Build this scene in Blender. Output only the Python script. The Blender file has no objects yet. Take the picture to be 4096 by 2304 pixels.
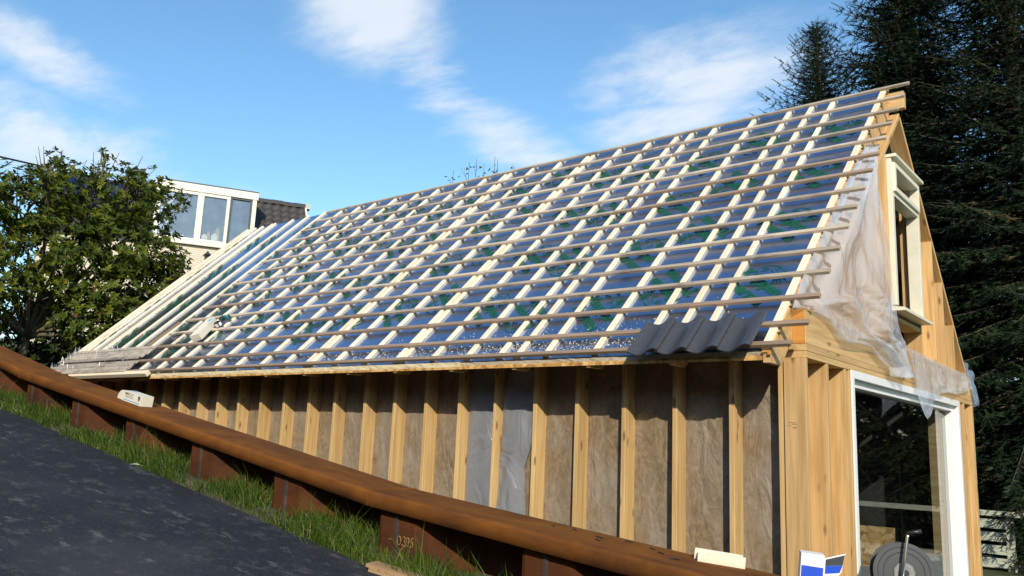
import bpy, bmesh, math, random
from mathutils import Vector, Matrix, noise

random.seed(11)
rad = math.radians
scene = bpy.context.scene
col = scene.collection

# ------------------------------------------------------------------ camera
cam_d = bpy.data.cameras.new("camera")
cam_d.sensor_width = 36.0
cam_d.lens = 29.06
cam_d.clip_start = 0.05
cam_d.clip_end = 3000
cam = bpy.data.objects.new("camera", cam_d)
cam.location = (2.342, -6.251, -0.715)
cam.rotation_euler = (1.755505, -0.041678, 0.682316)
col.objects.link(cam)
scene.camera = cam

# ------------------------------------------------------------------ sky, sun, exposure
SUN_TO = Vector((0.84, -1.0, 0.66)).normalized()
world = bpy.data.worlds.new("World")
scene.world = world
world.use_nodes = True
wn, wl = world.node_tree.nodes, world.node_tree.links
wn.clear()
def W(t, **k):
    n = wn.new(t)
    for a, v in k.items():
        setattr(n, a, v)
    return n
w_out = W('ShaderNodeOutputWorld')
w_bg = W('ShaderNodeBackground')
w_bg.inputs['Strength'].default_value = 0.15
wl.new(w_bg.outputs[0], w_out.inputs[0])
sky = W('ShaderNodeTexSky', sky_type='NISHITA')
sky.sun_disc = False
sky.sun_elevation = math.asin(SUN_TO.z)
sky.sun_rotation = math.atan2(SUN_TO.x, SUN_TO.y)
sky.altitude = 0
sky.air_density = 1.0
sky.dust_density = 0.35
sky.ozone_density = 2.2
tc = W('ShaderNodeTexCoord')
def wmath(op, a, b=None, clamp=False):
    n = W('ShaderNodeMath', operation=op)
    n.use_clamp = clamp
    for i, v in enumerate((a, b)):
        if v is None:
            continue
        if isinstance(v, (int, float)):
            n.inputs[i].default_value = v
        else:
            wl.new(v, n.inputs[i])
    return n.outputs[0]
def wdot(vec):
    n = W('ShaderNodeVectorMath', operation='DOT_PRODUCT')
    wl.new(tc.outputs['Generated'], n.inputs[0])
    n.inputs[1].default_value = vec
    return n.outputs['Value']
# streaky cirrus: noise over a flat cloud layer, thicker in a few banks
sep = W('ShaderNodeSeparateXYZ')
wl.new(tc.outputs['Generated'], sep.inputs[0])
zc = wmath('MAXIMUM', sep.outputs[2], 0.04)
px = wmath('DIVIDE', sep.outputs[0], wmath('ADD', zc, 0.12))
py = wmath('DIVIDE', sep.outputs[1], wmath('ADD', zc, 0.12))
comb = W('ShaderNodeCombineXYZ')
wl.new(px, comb.inputs[0]); wl.new(py, comb.inputs[1])
mp = W('ShaderNodeMapping')
mp.inputs['Rotation'].default_value = (0, 0, rad(-62))
mp.inputs['Scale'].default_value = (1.15, 2.0, 1)
wl.new(comb.outputs[0], mp.inputs[0])
n1 = W('ShaderNodeTexNoise')
n1.inputs['Scale'].default_value = 1.5
n1.inputs['Detail'].default_value = 9
n1.inputs['Roughness'].default_value = 0.62
n1.inputs['Distortion'].default_value = 0.35
wl.new(mp.outputs[0], n1.inputs['Vector'])
n2 = W('ShaderNodeTexNoise')
n2.inputs['Scale'].default_value = 9
n2.inputs['Detail'].default_value = 6
n2.inputs['Roughness'].default_value = 0.6
wl.new(mp.outputs[0], n2.inputs['Vector'])
BANKS = [([-0.6832, 0.5539, 0.4759], [2.341, 7.765, -5.678], [-11.971, -4.84, -11.553], 1.0),
 ([-0.6551, 0.633, 0.4125], [3.902, 8.887, -7.441], [-16.754, -6.53, -16.583], 1.0),
 ([-0.6125, 0.7013, 0.3647], [6.689, 7.8, -3.763], [-14.884, 0.366, -25.701], 1.0),
 ([-0.412, 0.8056, 0.4258], [7.005, 3.005, 1.093], [-1.027, 8.827, -17.695], 1.0),
 ([-0.4376, 0.8162, 0.3773], [8.042, 4.103, 0.453], [-4.928, 13.518, -34.958], 1.0),
 ([-0.8805, 0.2949, 0.3712], [2.224, 10.31, -2.915], [-16.191, -6.013, -33.627], 0.95),
 ([-0.9012, 0.322, 0.2903], [1.856, 6.515, -1.465], [-8.86, -2.93, -24.257], 1.0),
 ([-0.8666, 0.3911, 0.3098], [10.596, 20.073, 4.3], [-14.585, 22.53, -69.236], 0.5),
 ([-0.8232, 0.4999, 0.2691], [6.907, 11.967, -1.102], [-18.855, 4.759, -66.521], 0.45),
 # the same streets of cloud go on outside the view
 ([0.60, 0.64, 0.48], [2.6, -2.4, 0.0], [1.5, 1.6, -4.2], 0.8),
 ([0.75, -0.45, 0.48], [1.7, 2.9, 0.0], [-2.3, 1.4, 4.9], 0.8),
 ([-0.35, -0.80, 0.48], [3.0, -1.3, 0.0], [1.0, 2.2, 4.4], 0.8),
 ([-0.90, -0.25, 0.36], [0.9, -3.2, 0.0], [-1.9, -0.6, -5.2], 0.8)]
acc = None
for c, t1, t2, w in BANKS:
    a = wdot(t1); b = wdot(t2)
    r2 = wmath('ADD', wmath('MULTIPLY', a, a), wmath('MULTIPLY', b, b))
    g = wmath('POWER', 2.718, wmath('MULTIPLY', r2, -0.62))
    g = wmath('MULTIPLY', g, wmath('GREATER_THAN', wdot(c), 0.0))
    g = wmath('MULTIPLY', g, w)
    acc = g if acc is None else wmath('MAXIMUM', acc, g)
nn = wmath('ADD', wmath('MULTIPLY', n1.outputs['Fac'], 0.75), wmath('MULTIPLY', n2.outputs['Fac'], 0.25))
cm = wmath('ADD', wmath('MULTIPLY', acc, 0.88), wmath('MULTIPLY', wmath('SUBTRACT', nn, 0.52), wmath('ADD', wmath('MULTIPLY', acc, 1.5), 1.1)))
mr = W('ShaderNodeMapRange', interpolation_type='SMOOTHSTEP')
mr.inputs['From Min'].default_value = 0.20
mr.inputs['From Max'].default_value = 1.0
mr.inputs['To Max'].default_value = 0.86
wl.new(cm, mr.inputs['Value'])
wmix = W('ShaderNodeMix', data_type='RGBA')
wl.new(mr.outputs[0], wmix.inputs['Factor'])
hsv = W('ShaderNodeHueSaturation')
hsv.inputs['Saturation'].default_value = 1.14
hsv.inputs['Hue'].default_value = 0.492
hsv.inputs['Value'].default_value = 1.0
wl.new(sky.outputs[0], hsv.inputs['Color'])
wl.new(hsv.outputs[0], wmix.inputs['A'])
wmix.inputs['B'].default_value = (4.1, 4.4, 4.75, 1)
wl.new(wmix.outputs['Result'], w_bg.inputs['Color'])

sun_d = bpy.data.lights.new("sun", 'SUN')
sun_d.energy = 3.5
sun_d.angle = rad(0.53)
sun_d.color = (1.0, 0.90, 0.74)
sun = bpy.data.objects.new("sun", sun_d)
sun.rotation_euler = (-SUN_TO).to_track_quat('-Z', 'Y').to_euler()
sun.location = (12, -14, 12)
col.objects.link(sun)

scene.render.engine = 'CYCLES'
scene.cycles.max_bounces = 10
scene.cycles.transparent_max_bounces = 16
scene.view_settings.view_transform = 'Standard'
scene.view_settings.look = 'None'
scene.view_settings.exposure = 0.5
scene.view_settings.gamma = 1.0
scene.view_settings.use_curve_mapping = False

# ------------------------------------------------------------------ materials
class Mat:
    def __init__(s, name):
        s.m = bpy.data.materials.new(name); s.m.use_nodes = True
        s.n, s.l = s.m.node_tree.nodes, s.m.node_tree.links
        s.b = s.n['Principled BSDF']; s.o = s.n['Material Output']
        s.tc = s.n.new('ShaderNodeTexCoord')
    def node(s, t, **k):
        n = s.n.new(t)
        for a, v in k.items(): setattr(n, a, v)
        return n
    def link(s, a, b): s.l.new(a, b)
    def rnd(s):
        if not hasattr(s, '_r'): s._r = s.node('ShaderNodeObjectInfo').outputs['Random']
        return s._r
    def coord(s, scale, src='Object', randomise=True):
        v = s.tc.outputs[src]
        if randomise:
            m = s.node('ShaderNodeVectorMath', operation='MULTIPLY_ADD')
            c = s.node('ShaderNodeCombineXYZ')
            for i in range(3): s.link(s.rnd(), c.inputs[i])
            s.link(c.outputs[0], m.inputs[0]); m.inputs[1].default_value = (37.1, 19.7, 53.3)
            s.link(v, m.inputs[2]); v = m.outputs[0]
        mp = s.node('ShaderNodeMapping'); mp.inputs['Scale'].default_value = scale
        s.link(v, mp.inputs[0]); return mp.outputs[0]
    def noise(s, vec, scale, detail=4, rough=0.55, dist=0.0):
        n = s.node('ShaderNodeTexNoise')
        n.inputs['Scale'].default_value = scale; n.inputs['Detail'].default_value = detail
        n.inputs['Roughness'].default_value = rough; n.inputs['Distortion'].default_value = dist
        s.link(vec, n.inputs['Vector']); return n.outputs['Fac']
    def ramp(s, fac, stops):
        r = s.node('ShaderNodeValToRGB'); e = r.color_ramp.elements
        while len(e) < len(stops): e.new(0.5)
        for x, (p, c) in zip(e, stops):
            x.position = p; x.color = (*c, 1) if len(c) == 3 else c
        s.link(fac, r.inputs[0]); return r.outputs[0]
    def mix(s, fac, a, b, mode='MIX'):
        m = s.node('ShaderNodeMix', data_type='RGBA', blend_type=mode)
        for v, nm in ((fac, 'Factor'), (a, 'A'), (b, 'B')):
            i = m.inputs[nm]
            if isinstance(v, (int, float)): i.default_value = v
            elif isinstance(v, tuple): i.default_value = (*v, 1)
            else: s.link(v, i)
        return m.outputs['Result']
    def math(s, op, a, b):
        m = s.node('ShaderNodeMath', operation=op)
        for i, v in enumerate((a, b)):
            if isinstance(v, (int, float)): m.inputs[i].default_value = v
            else: s.link(v, m.inputs[i])
        return m.outputs[0]
    def bump(s, h, strength, dist=0.01):
        b = s.node('ShaderNodeBump'); b.inputs['Strength'].default_value = strength
        b.inputs['Distance'].default_value = dist
        s.link(h, b.inputs['Height']); s.link(b.outputs[0], s.b.inputs['Normal']); return b
    def set(s, **k):
        for a, v in k.items():
            i = s.b.inputs[a.replace('_', ' ')]
            if isinstance(v, (int, float)): i.default_value = v
            elif isinstance(v, tuple): i.default_value = (*v, 1) if len(v) == 3 else v
            else: s.link(v, i)
        return s

def wood(name, light, dark, knot=(0.16, 0.07, 0.025), rough=0.62, vary=0.25, knots=0.10, stain=None):
    m = Mat(name)
    g = m.noise(m.coord((1.3, 26, 26)), 1.0, 5, 0.6, 0.4)
    c = m.ramp(g, [(0.32, dark), (0.62, light)])
    big = m.noise(m.coord((0.9, 5, 5)), 1.0, 3, 0.5)
    c = m.mix(m.math('MULTIPLY', big, 0.45), c, dark)
    if knots:
        v = m.node('ShaderNodeTexVoronoi'); v.inputs['Scale'].default_value = 1.0
        m.link(m.coord((3.0, 9.5, 9.5)), v.inputs['Vector'])
        k = m.ramp(v.outputs['Distance'], [(knots * 0.55, (1, 1, 1)), (knots * 1.3, (0, 0, 0))])
        c = m.mix(m.math('MULTIPLY', k, 0.85), c, knot)
    if stain:
        sn = m.noise(m.coord((2.2, 6, 6)), 1.0, 5, 0.65)
        c = m.mix(m.ramp(sn, [(0.5, (0, 0, 0)), (0.68, (0.8, 0.8, 0.8))]), c, stain)
    val = m.node('ShaderNodeMapRange')
    val.inputs['To Min'].default_value = 1 - vary; val.inputs['To Max'].default_value = 1 + vary
    m.link(m.rnd(), val.inputs['Value'])
    h = m.node('ShaderNodeHueSaturation'); m.link(val.outputs[0], h.inputs['Value']); m.link(c, h.inputs['Color'])
    m.set(Base_Color=h.outputs[0], Roughness=rough)
    m.bump(g, 0.25, 0.003)
    return m.m

M_STUD = wood('stud_pine', (0.62, 0.43, 0.20), (0.43, 0.27, 0.10), vary=0.09, knots=0.14)
M_COUNTER = wood('fresh_pine', (0.82, 0.73, 0.57), (0.72, 0.60, 0.42), vary=0.08, knots=0.06, knot=(0.4, 0.25, 0.12))
M_BATTEN = wood('weathered_batten', (0.56, 0.47, 0.36), (0.40, 0.315, 0.225), vary=0.30, knots=0.07, knot=(0.10, 0.06, 0.035), stain=(0.13, 0.105, 0.09))
M_BATTEN_WET = wood('wet_batten', (0.33, 0.24, 0.165), (0.23, 0.16, 0.105), vary=0.22, knots=0.07, knot=(0.07, 0.04, 0.02), rough=0.5)
M_PLANK = wood('grey_plank', (0.47, 0.41, 0.33), (0.32, 0.275, 0.22), vary=0.22, knots=0.09, stain=(0.10, 0.095, 0.085))
M_GABLE = wood('gable_spruce', (0.64, 0.43, 0.20), (0.42, 0.25, 0.09), vary=0.13, knots=0.16)
M_ENDGRAIN = wood('end_grain', (0.60, 0.28, 0.055), (0.48, 0.20, 0.035), vary=0.06, knots=0)

def plain(name, color, rough=0.5, nscale=30, var=0.12, metallic=0.0, bump=0.0, spec=0.5):
    m = Mat(name)
    n = m.noise(m.coord((1, 1, 1)), nscale, 4)
    c = m.ramp(n, [(0.3, tuple(x * (1 - var) for x in color)), (0.7, tuple(min(1, x * (1 + var)) for x in color))])
    m.set(Base_Color=c, Roughness=rough, Metallic=metallic)
    m.b.inputs['Specular IOR Level'].default_value = spec
    if bump: m.bump(n, bump, 0.004)
    return m.m
M_WHITE = plain('white_paint', (0.80, 0.80, 0.79), 0.35, 6, 0.03)
M_CREAM = plain('cream_paint', (0.70, 0.67, 0.54), 0.4, 8, 0.05)
M_IVORY = plain('ivory_trim', (0.72, 0.69, 0.58), 0.45, 4, 0.04)
M_STEEL_NAIL = plain('nail_steel', (0.62, 0.62, 0.62), 0.35, 10, 0.05, 1.0)
M_TILE = plain('concrete_tile', (0.050, 0.052, 0.060), 0.42, 60, 0.25, bump=0.15)
M_FARTILE = plain('far_roof_tile', (0.040, 0.034, 0.031), 0.6, 20, 0.3)
M_BLACK = plain('black_plastic', (0.02, 0.02, 0.022), 0.4, 20, 0.2)
M_TEAL = plain('teal_plastic', (0.01, 0.10, 0.11), 0.35, 20, 0.1)
M_CARD = plain('carton_white', (0.66, 0.63, 0.51), 0.7, 12, 0.06)
M_CARDIN = plain('carton_inside', (0.45, 0.34, 0.22), 0.8, 20, 0.1)
M_BLUE = plain('carton_blue', (0.01, 0.07, 0.55), 0.5, 10, 0.05)
M_LBLUE = plain('label_blue', (0.12, 0.38, 0.62), 0.5, 10, 0.05)
M_DARKGREY = plain('dark_grey', (0.055, 0.06, 0.065), 0.4, 10, 0.1)
M_INK = plain('ink', (0.07, 0.07, 0.10), 0.6, 10, 0.1)
M_GREEN = plain('green_ink', (0.006, 0.085, 0.05), 0.35, 10, 0.1)
M_CHALK = plain('chalk', (0.27, 0.17, 0.06), 0.9, 60, 0.3)
M_TRUNK = plain('bark', (0.10, 0.085, 0.05), 0.9, 14, 0.4, bump=0.5)
M_SBARK = plain('spruce_bark', (0.07, 0.05, 0.035), 0.95, 14, 0.4, bump=0.5)
M_SOIL = plain('soil', (0.075, 0.06, 0.04), 0.95, 4, 0.4, bump=0.4)
M_CABLE = plain('cable', (0.015, 0.015, 0.018), 0.5)
M_FOAM = plain('insulation_foam', (0.58, 0.49, 0.31), 0.85, 90, 0.25, bump=0.5)
M_TAPE = plain('cut_foam_edge', (0.40, 0.35, 0.26), 0.6, 40, 0.2, bump=0.3)
M_FENCE = plain('pale_fence_paint', (0.42, 0.45, 0.36), 0.6, 6, 0.15)
M_STONE = plain('pale_stone', (0.42, 0.40, 0.34), 0.8, 12, 0.15)
M_CURTAIN = plain('pale_curtain', (0.55, 0.60, 0.66), 0.8, 10, 0.05)

def osb(name):
    m = Mat(name)
    v = m.node('ShaderNodeTexVoronoi'); v.inputs['Scale'].default_value = 24
    m.link(m.coord((1, 1, 1)), v.inputs['Vector'])
    s = m.node('ShaderNodeSeparateColor'); m.link(v.outputs['Color'], s.inputs[0])
    c = m.ramp(s.outputs[0], [(0.0, (0.30, 0.15, 0.04)), (0.5, (0.52, 0.29, 0.085)), (1.0, (0.66, 0.42, 0.16))])
    m.set(Base_Color=c, Roughness=0.65); m.bump(v.outputs['Distance'], 0.25, 0.003)
    return m.m
M_OSB = osb('osb')

def foil():
    m = Mat('sky_tinted_foil')
    co = m.coord((1, 1, 1), randomise=False)
    dust = m.noise(co, 3.0, 6, 0.65)
    c = m.ramp(dust, [(0.35, (0.48, 0.56, 0.74)), (0.7, (0.57, 0.64, 0.80))])  # blue of the mirrored sky tinted into the base colour of silver foil
    r = m.node('ShaderNodeMapRange'); r.inputs['To Min'].default_value = 0.21; r.inputs['To Max'].default_value = 0.29
    m.link(m.noise(co, 6, 5), r.inputs['Value'])
    m.set(Base_Color=c, Metallic=1.0, Roughness=r.outputs[0])
    m.bump(m.math('ADD', m.noise(co, 9, 4), m.math('MULTIPLY', m.noise(co, 130, 3, 0.7), 0.06)), 0.05, 0.02)
    return m.m
M_FOIL = foil()

def wool_film():
    # brown glass wool seen through a wrinkled clear film
    m = Mat('film_over_wool')
    co = m.coord((1, 1, 1), 'Object', False)
    a = m.noise(m.coord((1, 1, 0.6), 'Object', False), 3.0, 6, 0.6)
    fib = m.noise(m.coord((14, 14, 9), 'Object', False), 1.0, 8, 0.75, 1.2)
    c = m.ramp(fib, [(0.3, (0.115, 0.078, 0.040)), (0.7, (0.29, 0.215, 0.13))])
    c = m.mix(m.ramp(a, [(0.42, (0, 0, 0)), (0.7, (0.45, 0.45, 0.45))]), c, (0.30, 0.285, 0.265))
    m.set(Base_Color=c, Roughness=0.7)
    m.b.inputs['Coat Weight'].default_value = 0.7
    m.b.inputs['Coat Roughness'].default_value = 0.10
    w = m.noise(m.coord((4.5, 4.5, 2.2), 'Object', False), 1.0, 5, 0.55, 0.7)
    b = m.bump(w, 0.8, 0.07)
    m.link(b.outputs[0], m.b.inputs['Coat Normal'])
    return m.m
M_WOOL = wool_film()

def film(name, tint, opacity, rough=0.2, transl=0.4):
    m = Mat(name)
    t = m.node('ShaderNodeBsdfTransparent'); t.inputs[0].default_value = (0.96, 0.97, 0.98, 1)
    tl = m.node('ShaderNodeBsdfTranslucent'); tl.inputs[0].default_value = (*tint, 1)
    m.set(Base_Color=tint, Roughness=rough)
    m.b.inputs['Specular IOR Level'].default_value = 0.9
    w = m.noise(m.coord((3, 3, 2.0), 'Object', False), 1.0, 4, 0.5, 1.5)
    w = m.math('ABSOLUTE', m.math('SUBTRACT', w, 0.5), 0)
    bp = m.bump(w, 0.6, 0.08)
    m.link(bp.outputs[0], tl.inputs['Normal'])
    m1 = m.node('ShaderNodeMixShader'); m1.inputs[0].default_value = transl
    m.link(m.b.outputs[0], m1.inputs[1]); m.link(tl.outputs[0], m1.inputs[2])
    m2 = m.node('ShaderNodeMixShader')
    op = m.node('ShaderNodeMapRange'); op.inputs['To Min'].default_value = opacity - 0.12; op.inputs['To Max'].default_value = opacity + 0.12
    m.link(m.noise(m.coord((3, 3, 1.5), 'Object', False), 1.0, 4), op.inputs['Value'])
    m.link(op.outputs[0], m2.inputs[0])
    m.link(t.outputs[0], m2.inputs[1]); m.link(m1.outputs[0], m2.inputs[2])
    m.link(m2.outputs[0], m.o.inputs[0])
    return m.m
M_FILM = film('clear_building_film', (0.74, 0.81, 0.92), 0.46, 0.10, 0.30)
M_FILMBLUE = film('bluish_film', (0.34, 0.45, 0.56), 0.72)
M_FILMGREY = film('grey_film', (0.27, 0.285, 0.31), 0.80, 0.20, 0.12)

def glass(name, tint=(0.9, 0.93, 0.95), refl=0.02):
    m = Mat(name)
    t = m.node('ShaderNodeBsdfTransparent'); t.inputs[0].default_value = (*tint, 1)
    g = m.node('ShaderNodeBsdfGlossy'); g.inputs['Roughness'].default_value = 0.02
    f = m.node('ShaderNodeLayerWeight'); f.inputs['Blend'].default_value = 0.5
    mx = m.node('ShaderNodeMixShader')
    m.link(m.math('ADD', m.math('MULTIPLY', m.math('POWER', f.outputs['Facing'], 4.0), 0.75), 0.04 + refl), mx.inputs[0])
    m.link(t.outputs[0], mx.inputs[1]); m.link(g.outputs[0], mx.inputs[2])
    m.link(mx.outputs[0], m.o.inputs[0])
    return m.m
M_GLASS = glass('window_glass', (0.62, 0.68, 0.74), 0.03)
M_DIM = plain('dimmed_interior', (0.045, 0.037, 0.032), 0.9, 5, 0.3)  # interior gloom put into the colour of the inner surfaces
M_GLASSDARK = glass('house_glass', (0.80, 0.84, 0.88), 0.16)

def rust(name, a, b, c3, rough=0.75):
    m = Mat(name)
    n = m.noise(m.coord((1.5, 3, 3), 'Object', False), 1.1, 8, 0.68, 0.5)
    c = m.ramp(n, [(0.34, a), (0.50, b), (0.68, c3)])
    f = m.noise(m.coord((1, 1, 1)), 70, 4, 0.7)
    c = m.mix(m.math('MULTIPLY', f, 0.35), c, a)
    sc = m.noise(m.coord((1.2, 9, 9)), 3.0, 6, 0.7)
    c = m.mix(m.ramp(sc, [(0.66, (0, 0, 0)), (0.80, (0.35, 0.35, 0.35))]), c, (0.34, 0.22, 0.14))
    m.set(Base_Color=c, Roughness=rough); m.b.inputs['Specular IOR Level'].default_value = 0.12
    m.bump(f, 0.15, 0.002)
    return m.m
M_CAP = rust('rusty_cap_steel', (0.095, 0.036, 0.012), (0.165, 0.060, 0.012), (0.235, 0.088, 0.014), 0.9)
M_PILE = rust('rusty_pile_steel', (0.040, 0.016, 0.009), (0.078, 0.027, 0.010), (0.130, 0.043, 0.011))
M_PILEDARK = rust('mill_scale_steel', (0.030, 0.022, 0.020), (0.060, 0.042, 0.038), (0.12, 0.10, 0.095), 0.55)

def asphalt():
    m = Mat('asphalt')
    co = m.coord((1, 1, 1), 'Object', False)
    f = m.noise(co, 55, 6, 0.8)
    c = m.ramp(f, [(0.36, (0.012, 0.0125, 0.015)), (0.55, (0.030, 0.032, 0.038)), (0.68, (0.085, 0.085, 0.09))])
    g = m.noise(co, 0.8, 6, 0.62)
    c = m.mix(m.ramp(g, [(0.47, (0, 0, 0)), (0.62, (0.6, 0.6, 0.6))]), c, (0.075, 0.073, 0.070))
    d = m.noise(m.coord((5, 7, 7), 'Object', False), 1.0, 9, 0.82)
    c = m.mix(m.ramp(d, [(0.53, (0, 0, 0)), (0.63, (0.85, 0.85, 0.85))]), c, (0.125, 0.12, 0.11))
    d2 = m.noise(m.coord((3.2, 9, 9), 'Object', False), 1.0, 6, 0.7)
    c = m.mix(m.ramp(d2, [(0.60, (0, 0, 0)), (0.66, (0.75, 0.75, 0.75))]), c, (0.21, 0.19, 0.16))
    m.set(Base_Color=c, Roughness=0.85); m.b.inputs['Specular IOR Level'].default_value = 0.3
    m.bump(f, 0.7, 0.006)
    return m.m
M_ASPH = asphalt()

def leafmat(name, stops, rough=0.45, transl=0.25, spec=0.4):
    m = Mat(name)
    at = m.node('ShaderNodeAttribute'); at.attribute_name = 'tone'
    c = m.ramp(at.outputs['Fac'], stops)
    m.set(Base_Color=c, Roughness=rough); m.b.inputs['Specular IOR Level'].default_value = spec
    tl = m.node('ShaderNodeBsdfTranslucent'); m.link(c, tl.inputs[0])
    mx = m.node('ShaderNodeMixShader'); mx.inputs[0].default_value = transl
    m.link(m.b.outputs[0], mx.inputs[1]); m.link(tl.outputs[0], mx.inputs[2]); m.link(mx.outputs[0], m.o.inputs[0])
    return m.m
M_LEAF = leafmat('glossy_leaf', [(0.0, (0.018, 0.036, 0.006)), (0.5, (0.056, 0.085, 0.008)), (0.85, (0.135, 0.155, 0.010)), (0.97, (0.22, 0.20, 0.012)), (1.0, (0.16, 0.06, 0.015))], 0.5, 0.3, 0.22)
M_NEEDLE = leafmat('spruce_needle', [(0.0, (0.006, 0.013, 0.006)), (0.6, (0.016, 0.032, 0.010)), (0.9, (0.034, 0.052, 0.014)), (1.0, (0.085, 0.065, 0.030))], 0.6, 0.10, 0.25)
M_GRASS = leafmat('grass_blade', [(0.0, (0.030, 0.060, 0.007)), (0.6, (0.070, 0.125, 0.013)), (0.93, (0.14, 0.20, 0.03)), (1.0, (0.34, 0.27, 0.11))], 0.5, 0.35, 0.3)

def brickwall():
    m = Mat('cream_brick')
    b = m.node('ShaderNodeTexBrick'); b.inputs['Scale'].default_value = 1.0
    b.inputs['Brick Width'].default_value = 0.22; b.inputs['Row Height'].default_value = 0.065
    b.inputs['Mortar Size'].default_value = 0.006
    b.inputs['Color1'].default_value = (0.60, 0.54, 0.42, 1); b.inputs['Color2'].default_value = (0.66, 0.60, 0.48, 1)
    b.inputs['Mortar'].default_value = (0.42, 0.38, 0.30, 1)
    mp = m.node('ShaderNodeMapping'); mp.inputs['Rotation'].default_value = (rad(90), 0, 0)
    m.link(m.tc.outputs['Object'], mp.inputs[0]); m.link(mp.outputs[0], b.inputs['Vector'])
    m.set(Base_Color=b.outputs[0], Roughness=0.85); m.bump(b.outputs['Fac'], -0.3, 0.004)
    return m.m
M_BRICK = brickwall()

# ------------------------------------------------------------------ mesh helpers
WM = {}
def tag(o, label=None, cat=None, group=None, kind=None):
    if label: o['label'] = label
    if cat: o['category'] = cat
    if group: o['group'] = group
    if kind: o['kind'] = kind
    return o
def put(o, M=None, parent=None):
    M = Matrix.Identity(4) if M is None else M
    col.objects.link(o)
    WM[o] = M
    if parent is not None:
        o.parent = parent
        o.matrix_basis = WM[parent].inverted() @ M
    else:
        o.matrix_basis = M
    return o
def empty(name, loc, label=None, cat=None, group=None, parent=None):
    o = bpy.data.objects.new(name, None); o.empty_display_size = 0.2
    put(o, Matrix.Translation(loc), parent)
    return tag(o, label, cat, group)
def mesh_from(name, verts, faces, mats, smooth=False, fm=None, tones=None):
    me = bpy.data.meshes.new(name)
    me.from_pydata(verts, [], faces)
    if not isinstance(mats, (list, tuple)): mats = [mats]
    for m in mats: me.materials.append(m)
    if fm:
        for p, i in zip(me.polygons, fm): p.material_index = i
    if smooth:
        me.polygons.foreach_set('use_smooth', [True] * len(me.polygons))
    if tones is not None:
        a = me.attributes.new('tone', 'FLOAT', 'FACE'); a.data.foreach_set('value', tones)
    me.update()
    return me
class MB:
    """collects shapes into ONE mesh; coordinates in the frame given to build()"""
    def __init__(s): s.v = []; s.f = []; s.m = []; s.cur = 0
    def add(s, vs, fs):
        k = len(s.v); s.v += [tuple(v) for v in vs]; s.f += [tuple(k + i for i in f) for f in fs]; s.m += [s.cur] * len(fs); return s
    def box(s, x0, x1, y0, y1, z0, z1):
        s.add([(x, y, z) for x in (x0, x1) for y in (y0, y1) for z in (z0, z1)],
              [(0, 1, 3, 2), (4, 6, 7, 5), (0, 4, 5, 1), (2, 3, 7, 6), (0, 2, 6, 4), (1, 5, 7, 3)]); return s
    def prism(s, poly, d, axis='x', o=0.0):
        n = len(poly)
        def p(a, q): return {'x': (a, q[0], q[1]), 'y': (q[0], a, q[1]), 'z': (q[0], q[1], a)}[axis]
        s.add([p(o, q) for q in poly] + [p(o + d, q) for q in poly],
              [tuple(range(n))[::-1], tuple(range(n, 2 * n))] + [(i, (i + 1) % n, n + (i + 1) % n, n + i) for i in range(n)]); return s
    def tube(s, pts, r, sides=8, cap=True):
        pts = [Vector(p) for p in pts]; k0 = len(s.v); rr = r if isinstance(r, (list, tuple)) else [r] * len(pts)
        vs = []; fs = []
        for i, p in enumerate(pts):
            d = (pts[min(i + 1, len(pts) - 1)] - pts[max(i - 1, 0)]).normalized()
            u = d.cross(Vector((0, 0, 1)) if abs(d.z) < 0.95 else Vector((1, 0, 0))).normalized(); w = d.cross(u)
            for j in range(sides):
                a = 2 * math.pi * j / sides; vs.append(p + (u * math.cos(a) + w * math.sin(a)) * rr[i])
        for i in range(len(pts) - 1):
            for j in range(sides):
                a, b = i * sides + j, i * sides + (j + 1) % sides
                fs.append((a, b, b + sides, a + sides))
        if cap:
            fs.append(tuple(range(sides))[::-1]); fs.append(tuple(range(len(vs) - sides, len(vs))))
        s.add(vs, fs); return s
    def build(s, name, mats, parent=None, M=None, smooth=False, bevel=0.0):
        me = mesh_from(name, s.v, s.f, mats, smooth, s.m)
        if bevel:
            bm = bmesh.new(); bm.from_mesh(me)
            bmesh.ops.remove_doubles(bm, verts=bm.verts, dist=1e-5)
            bmesh.ops.bevel(bm, geom=bm.edges[:], offset=bevel, segments=2, affect='EDGES', profile=0.6)
            bm.to_mesh(me); bm.free()
        return put(bpy.data.objects.new(name, me), M, parent)
_bc = {}
def board(name, L, w, h, M, mat, parent=None):
    """a sawn piece: local x along its length (grain), y its width, z its thickness"""
    key = (round(L, 2), round(w, 4), round(h, 4), mat.name)
    if key not in _bc:
        b = 0.003 if min(w, h) > 0.015 else 0.0
        mb = MB().box(0, key[0], 0, w, 0, h)
        me = mesh_from(name, mb.v, mb.f, mat)
        if b:
            bm = bmesh.new(); bm.from_mesh(me)
            bmesh.ops.bevel(bm, geom=bm.edges[:], offset=b, segments=1, affect='EDGES'); bm.to_mesh(me); bm.free()
        _bc[key] = me
    return put(bpy.data.objects.new(name, _bc[key]), M, parent)
def frame(o, x, y, z):
    x, y, z = Vector(x), Vector(y), Vector(z)
    return Matrix(((x.x, y.x, z.x, o[0]), (x.y, y.y, z.y, o[1]), (x.z, y.z, z.z, o[2]), (0, 0, 0, 1)))
T = Matrix.Translation
UPZ = lambda x, y, z: frame((x, y, z), (0, 0, 1), (1, 0, 0), (0, 1, 0))      # length up, width +X, thickness +Y

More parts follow.
